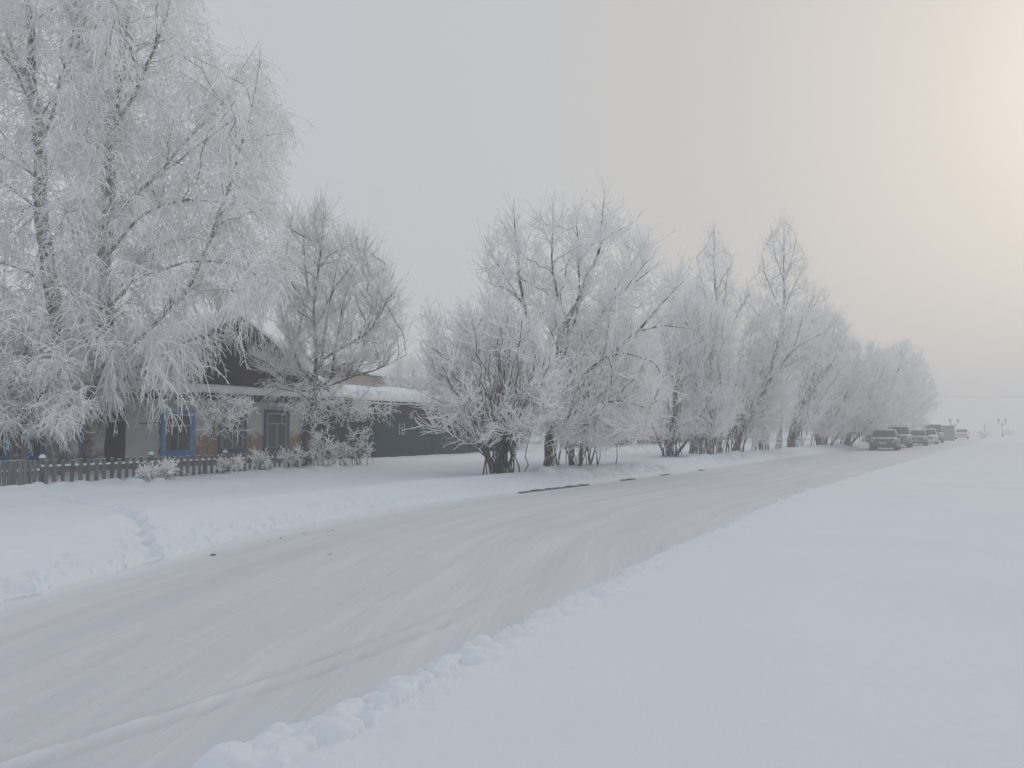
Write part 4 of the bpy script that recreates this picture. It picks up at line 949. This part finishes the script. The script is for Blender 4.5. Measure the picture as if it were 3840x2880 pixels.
LW = np.linalg.norm(pS - pW); LE = np.linalg.norm(pE - pS)
postE = [fpx(q)[1] - sS for q in (46.5, 154.5, 228, 299)]
picket_fence('close set silvered picket fence at the picture edge before the low house', pW, pS - fd*.04, .118, .10, lambda t: .84 - .01*t, M_greybd2, .015, lambda t: .48, .09, [.6, LW - 1.4], 'picket fences before the houses')
picket_fence('long wide spaced grey picket fence with snow on its rail', pS, pE, .222, .095, lambda t: .80 - .006*t, M_greybd, .02, lambda t: .50 - .004*t, .15, postE, 'picket fences before the houses')

# ------------------------------------------------------------------ vehicles
def ring(x, hw, zb, zt, r=.12, k=4):
    out_ = []
    for cy, cz, a0 in ((hw - r, zt - r, 0), (-(hw - r), zt - r, 90), (-(hw - r), zb + r, 180), (hw - r, zb + r, 270)):
        for i in range(k):
            a = R(a0 + 90*i/(k-1)); out_.append((x, cy + r*math.cos(a), cz + r*math.sin(a)))
    return out_
M_tyre = mat('tyre_rubber', (.02, .02, .022), .9); M_rim = mat('steel_rim', (.28, .29, .3), .4, metal=.7)
M_wglass = mat('car_glass', (.02, .022, .026), .15, .5); M_plate = mat('number_plate', (.5, .5, .5), .5); M_lamp = mat('headlamp_glass', (.45, .46, .47), .2, .6)
M_trim = mat('black_trim', (.018, .018, .02), .6); M_chrome = mat('chrome', (.5, .5, .52), .2, metal=.9)
def paint(name, c):
    def bld(nt, b):
        g = N(nt, 'ShaderNodeNewGeometry'); sx = N(nt, 'ShaderNodeSeparateXYZ'); ln(nt, g.outputs['Normal'], sx.inputs[0])
        f = mth(nt, 'ADD', sx.outputs[2], mth(nt, 'MULTIPLY', noise(nt, objco(nt), 5, 4), .5))
        mr = N(nt, 'ShaderNodeMapRange'); mr.inputs[1].default_value = .95; mr.inputs[2].default_value = 1.35; mr.inputs[4].default_value = .6; ln(nt, f, mr.inputs[0])
        ln(nt, mixc(nt, mr.outputs[0], c, FROST), b.inputs['Base Color'])
    return mat(name, c, .35, .5, build=bld)
def car(name, label, cat, fr, L, Wd, H, pm, hood=.95, belt=.92, cab=(1.15, 3.9), roofx=(1.85, 3.3), rack=False, van=False, clear=.2, wr=.32):
    """fr = front right corner on the ground seen from ahead (x,y); car points at the camera along the street"""
    root = thing(name, label, cat, (0, 0, 0), 0, 'vehicles parked along the road')
    f2 = np.array([fr[0], fr[1]]) ; root.location = (f2[0] - N2[0]*Wd/2, f2[1] - N2[1]*Wd/2, .005); root.rotation_euler = (0, 0, math.atan2(-U2[1], -U2[0]))
    # local: x forward; front at x=0, rear at x=-L ; y left
    hw = Wd/2
    secs = [(-.0, hw*.86, clear + .1, hood*.80, .1), (-.08, hw*.95, clear + .02, hood*.86, .12), (-.35, hw, clear, hood*.93, .12), (-cab[0], hw, clear, hood, .12), (-cab[0]-.4, hw, clear, belt, .12), (-cab[1], hw, clear, belt, .12), (-L+.3, hw, clear, belt*.99, .12), (-L+.05, hw*.95, clear + .04, belt*.95, .12), (-L, hw*.88, clear + .14, belt*.85, .1)]
    V = []
    for s in secs: V += ring(*s)
    k = 16; V = np.array(V); me = npmesh('body', V, grid_quads(len(secs), k, True)); me.update()
    mb = MB(); mb.add(V, [tuple(q) for q in grid_quads(len(secs), k, True)] + [tuple(range(k))[::-1], tuple((len(secs)-1)*k + i for i in range(k))]); bpy.data.meshes.remove(me)
    body = mb.build('body', pm, root, smooth=True); body.modifiers.new('w', 'WEIGHTED_NORMAL')
    zr = H; iw = hw*.78 if not van else hw*.88; bw = hw*.96
    c0, c1 = cab; r0, r1 = roofx
    B = [(-c0, bw), (-c0, -bw), (-c1, -bw), (-c1, bw)]; T = [(-r0, iw), (-r0, -iw), (-r1, -iw), (-r1, iw)]
    P = [(x, y, belt - .04) for x, y in B] + [(x, y, zr - .05) for x, y in T] + [(x*1 + (-.12 if i in (0, 1) else .12), y*.9, zr) for i, (x, y) in enumerate(T)]
    mb = MB(); mb.add(P, [(0, 1, 5, 4), (1, 2, 6, 5), (2, 3, 7, 6), (3, 0, 4, 7), (4, 5, 9, 8), (5, 6, 10, 9), (6, 7, 11, 10), (7, 4, 8, 11), (8, 9, 10, 11)])
    cabn = mb.build('cabin', pm, root, bevel=.03)
    def panel(a, b, c, d, ins=.09, push=.012, nm='windscreen'):
        q = [np.array(v, float) for v in (a, b, c, d)]; cen = sum(q)/4; nrm = unit(np.cross(q[1]-q[0], q[2]-q[0]))
        if nrm@(cen - np.array([-(c0+c1)/2, 0, belt])) < 0: nrm = -nrm
        q = [v + (cen - v)*ins for v in q]; t = [v + nrm*push for v in q]; q = [v - nrm*.01 for v in q]
        mb = MB(); mb.add(t + q, [(0, 1, 2, 3), (7, 6, 5, 4), (0, 4, 5, 1), (1, 5, 6, 2), (2, 6, 7, 3), (3, 7, 4, 0)]); return mb.build(nm, M_wglass, cabn)
    panel(P[0], P[1], P[5], P[4]); panel(P[2], P[3], P[7], P[6], nm='rear_window')
    for a, b, c, d in ((1, 2, 6, 5), (0, 3, 7, 4)):
        A, B_, C_, D = [np.array(P[i]) for i in (a, b, c, d)]; panel(A, (A+B_)/2, (C_+D)/2, D, .1, nm='side_window'); panel((A+B_)/2, B_, C_, (C_+D)/2, .1, nm='side_window')
    for x in (-.78, -L + .8):
        for s in (-1, 1):
            y = s*(hw - .09); n = 20; mb = MB()
            prof = [(-.10, wr*.7), (-.10, wr*.96), (-.07, wr), (.07, wr), (.10, wr*.96), (.10, wr*.7)]
            Vv = [(x + r*math.cos(2*math.pi*j/n), y + w_, wr + r*math.sin(2*math.pi*j/n)) for w_, r in prof for j in range(n)]
            mb.add(Vv, [tuple(q) for q in grid_quads(len(prof), n, True)]); wh = mb.build('wheel', M_tyre, root, smooth=True)
            mb = MB(); mb.tube([(x, y - .09, wr), (x, y + .09, wr)], wr*.7, 16); mb.build('rim', M_rim, wh)
            mb = MB(); mb.tube([(x, s*(hw - .25), wr*1.02), (x, s*(hw + .004), wr*1.02)], wr*1.16, 22); mb.build('wheel_arch', M_trim, root)
    for s in (-1, 1):
        mb = MB(); mb.box((-.16, s*hw*.88 - .18*(s > 0), hood*.62), (.012, s*hw*.88 + .18*(s < 0), hood*.76)); mb.build('headlight', M_lamp, root, bevel=.02)
        mb = MB(); mb.box((-c0-.12, s*(bw + .1) - .09, belt + .0), (-c0, s*(bw + .1) + .09, belt + .14)); mb.build('side_mirror', M_trim, root, bevel=.02)
        mb = MB(); mb.box((-.1, s*hw*.72 - .08, clear + .12), (.022, s*hw*.72 + .08, clear + .22)); mb.build('fog_lamp', M_lamp, root, bevel=.01)
    mb = MB(); mb.box((-.1, -hw*.5, hood*.60), (.016, hw*.5, hood*.74)); gr = mb.build('grille', M_trim, root, bevel=.01)
    mb = MB(); mb.box((.0, -hw*.5, hood*.665), (.022, hw*.5, hood*.685)); mb.build('chrome_bar', M_chrome, gr)
    mb = MB(); mb.box((-.1, -hw*.9, clear + .06), (.03, hw*.9, clear + .28)); mb.build('bumper', pm if not van else M_trim, root, bevel=.03)
    mb = MB(); mb.box((.018, -.26, hood*.50), (.04, .26, hood*.50 + .11)); mb.build('number_plate', M_plate, root)
    q_ = [(-r0 - .12, iw*.86), (-r0 - .12, -iw*.86), (-r1 + .12, -iw*.86), (-r1 + .12, iw*.86)]
    snow_slab('roof_snow', *[(x, y, H + .003) for x, y in (q_[3], q_[0], q_[1], q_[2])], .05, (0, 0, 1), cabn, 14, 10, .12, 7)
    if rack:
        for s in (-1, 1): mb = MB(); mb.box((-r1 + .1, s*iw*.85 - .02, H + .0), (-r0 - .1, s*iw*.85 + .02, H + .07)); mb.build('roof_rail', M_chrome, root)
        for x in (-r0-.3, -r1+.4): mb = MB(); mb.box((x - .03, -iw*.85, H + .07), (x + .03, iw*.85, H + .1)); mb.build('crossbar', M_chrome, root)
    return root
def fc(px, y): return ((px - 512)/F*y, y)
car('parked_car', 'dark green grey saloon car parked nearest, closest to the snow bank', 'car', fc(895.8, 54.2), 4.4, 1.8, 1.46, paint('dark_green_paint', (.035, .05, .052)), hood=.95, belt=.9)
car('parked_suv', 'grey brown four wheel drive with roof bars behind the dark saloon car', 'car', fc(908.9, 61.5), 4.6, 1.84, 1.72, paint('grey_brown_paint', (.16, .155, .145)), hood=1.1, belt=1.1, cab=(1.2, 4.4), roofx=(1.75, 4.1), rack=True, clear=.28, wr=.37)
car('parked_car', 'low grey car with dark bonnet parked between the four wheel drive and the white car', 'car', fc(925.5, 69), 4.4, 1.78, 1.4, paint('mid_grey_paint', (.09, .092, .09)), hood=.9, belt=.86)
car('parked_car', 'small white hatchback parked in front of the tall van', 'car', fc(936.6, 76), 3.7, 1.7, 1.5, paint('white_paint', (.6, .61, .6)), hood=.95, belt=.92, cab=(.95, 3.6), roofx=(1.6, 3.3))
car('parked_van', 'tall pale van with black mirrors at the end of the parked row', 'van', fc(942.0, 82.5), 5.0, 1.95, 2.0, paint('pale_grey_paint', (.36, .36, .35)), hood=1.15, belt=1.15, cab=(.8, 4.95), roofx=(1.5, 4.9), van=True, clear=.3, wr=.36)
car('distant_car', 'faint pale car far beyond the grey metal box', 'car', fc(968, 112), 4.3, 1.75, 1.45, paint('silver_paint', (.45, .45, .46)))
# metal box past the van
p = at(947, 440, 98); bx_ = thing('metal_kiosk', 'grey metal kiosk with a dark edge standing beyond the van', 'kiosk', (p[0], p[1], 0), rot)
mb = MB(); mb.box((-1.5, -.85, 0), (1.5, .85, 1.75)); mb.build('body', mat('dull_steel', (.22, .22, .21), .7), bx_, bevel=.03)
mb = MB(); mb.box((-1.6, -.95, 1.75), (1.6, .95, 1.84)); kr = mb.build('roof', M_trim, bx_)
mb = MB(); mb.box((-1.55, -.9, 1.84), (1.55, .9, 1.96)); mb.build('roof_snow', M_snow, kr, bevel=.05)
mb = MB(); mb.box((-1.52, .5, .0), (-1.48, .87, 1.7)); mb.build('door', M_trim, bx_)
# lamps
M_iron = mat('painted_iron', (.05, .052, .055), .6); M_lant = mat('lantern_glass', (.25, .25, .24), .4)
def lamp(px, d, h, label):
    p = at(px, 436, d); root = thing('street_lamp', label, 'street lamp', (p[0], p[1], float(gz(p[0], p[1])) - .03), 0, 'twin armed street lamps')
    mb = MB(); mb.tube([(0, 0, 0), (0, 0, .35), (0, 0, .4), (0, 0, h*.78)], [.12, .11, .05, .04], 10); mb.build('pole', M_iron, root)
    for s in (-1, 1):
        pts = [(0, 0, h*.7), (s*.22, 0, h*.69), (s*.45, 0, h*.74), (s*.55, 0, h*.84)]; mb = MB(); mb.tube(pts, .035, 8); arm = mb.build('arm', M_iron, root)
        mb = MB(); mb.tube([(s*.55, 0, h*.84), (s*.55, 0, h*.88), (s*.55, 0, h*.97), (s*.55, 0, h)], [.06, .13, .17, .05], 8); mb.build('lantern', M_lant, arm)
lamp(954.6, 108, 3.0, 'faint twin armed street lamp rising above the grey metal kiosk')
lamp(1002.6, 116, 2.85, 'faint twin armed street lamp alone in the open snow field')
p = at(984.8, 434, 122); mb = MB(); mb.tube([(0, 0, -.2), (0, 0, 2.2)], [.05, .035], 8)
po = mb.build('bare_pole', M_iron); po.location = (p[0], p[1], 0); tag(po, 'thin bare pole between the two faint street lamps', 'pole')
# overhead wire with its two poles
PW = [at(914, 436, 105), at(1085, 436, 100)]
for q, lab in zip(PW, ('utility pole hidden in the farthest willow carrying the wire', 'utility pole carrying the wire beyond the open field')):
    r_ = thing('utility_pole', lab, 'utility pole', (q[0], q[1], 0), 0, 'poles carrying the wire')
    mb = MB(); mb.tube([(0, 0, -.2), (0, 0, 6.6)], [.14, .1], 8); mb.build('post', M_brown, r_); mb = MB(); mb.box((-.6, -.05, 6.1), (.6, .05, 6.2)); mb.build('crossarm', M_brown, r_)
a = PW[0].copy(); b = PW[1].copy(); a[2] = b[2] = 6.22; mb = MB(); mb.tube([a + (b - a)*t - Z3*(.5*4*t*(1-t)) for t in np.linspace(0, 1, 24)], .012, 5)
tag(mb.build('overhead_wire', M_trim), 'thin wire sagging across the misty sky beyond the cars', 'wire')
# dark twig bits and stones lying at the road edge
G_ = 'dark bits lying on the snow at the road edge'
for i, (px, py, s) in enumerate([(213, 550, .055), (328, 527.5, .035), (333, 526.5, .035), (268, 536.5, .03), (281, 534, .035), (304, 529.5, .03), (330, 549.5, .04), (396, 512.6, .03), (357, 518, .03)]):
    q = onground(px, py, .06); z = max(float(gzb(np.array([q[0]]), np.array([q[1]]))[0]), .0)
    mb = MB(); n = 7; V = []
    for k_, (zz_, rr_) in enumerate(((0, .7), (.3, 1), (.7, .75), (.95, .25))):
        for j in range(n): V.append((s*1.1*rr_*math.cos(2*math.pi*j/n)*(1 + .2*random.random()), s*rr_*.7*math.sin(2*math.pi*j/n)*(1 + .2*random.random()), s*.45*zz_))
    mb.add(V, [tuple(t) for t in grid_quads(4, n, True)] + [tuple(range(n))[::-1], tuple(3*n + j for j in range(n))])
    o = mb.build('ice_lump', mat('dirty_ice', (.16, .16, .17), .8) if i == 0 else bpy.data.materials['dirty_ice']); o.location = (q[0], q[1], z - .01); o.rotation_euler = (0, 0, random.random()*3)
    tag(o, 'small dark dirty lump lying on the snow along the near road edge', 'dirt lump', G_)

# ------------------------------------------------------------------ haze
mb = MB(); mb.box((-600, -600, -1.3), (600, 600, 19.5)); 
hm = bpy.data.materials.new('mist'); hm.use_nodes = True; nt = hm.node_tree; nt.nodes.clear()
o_ = N(nt, 'ShaderNodeOutputMaterial'); pv = N(nt, 'ShaderNodeVolumePrincipled'); pv.inputs['Color'].default_value = (.90, .893, .885, 1); pv.inputs['Density'].default_value = HAZE_DENSITY; pv.inputs['Anisotropy'].default_value = .12
ln(nt, pv.outputs[0], o_.inputs['Volume'])
hz_ = mb.build('haze', hm); tag(hz_, kind='stuff')
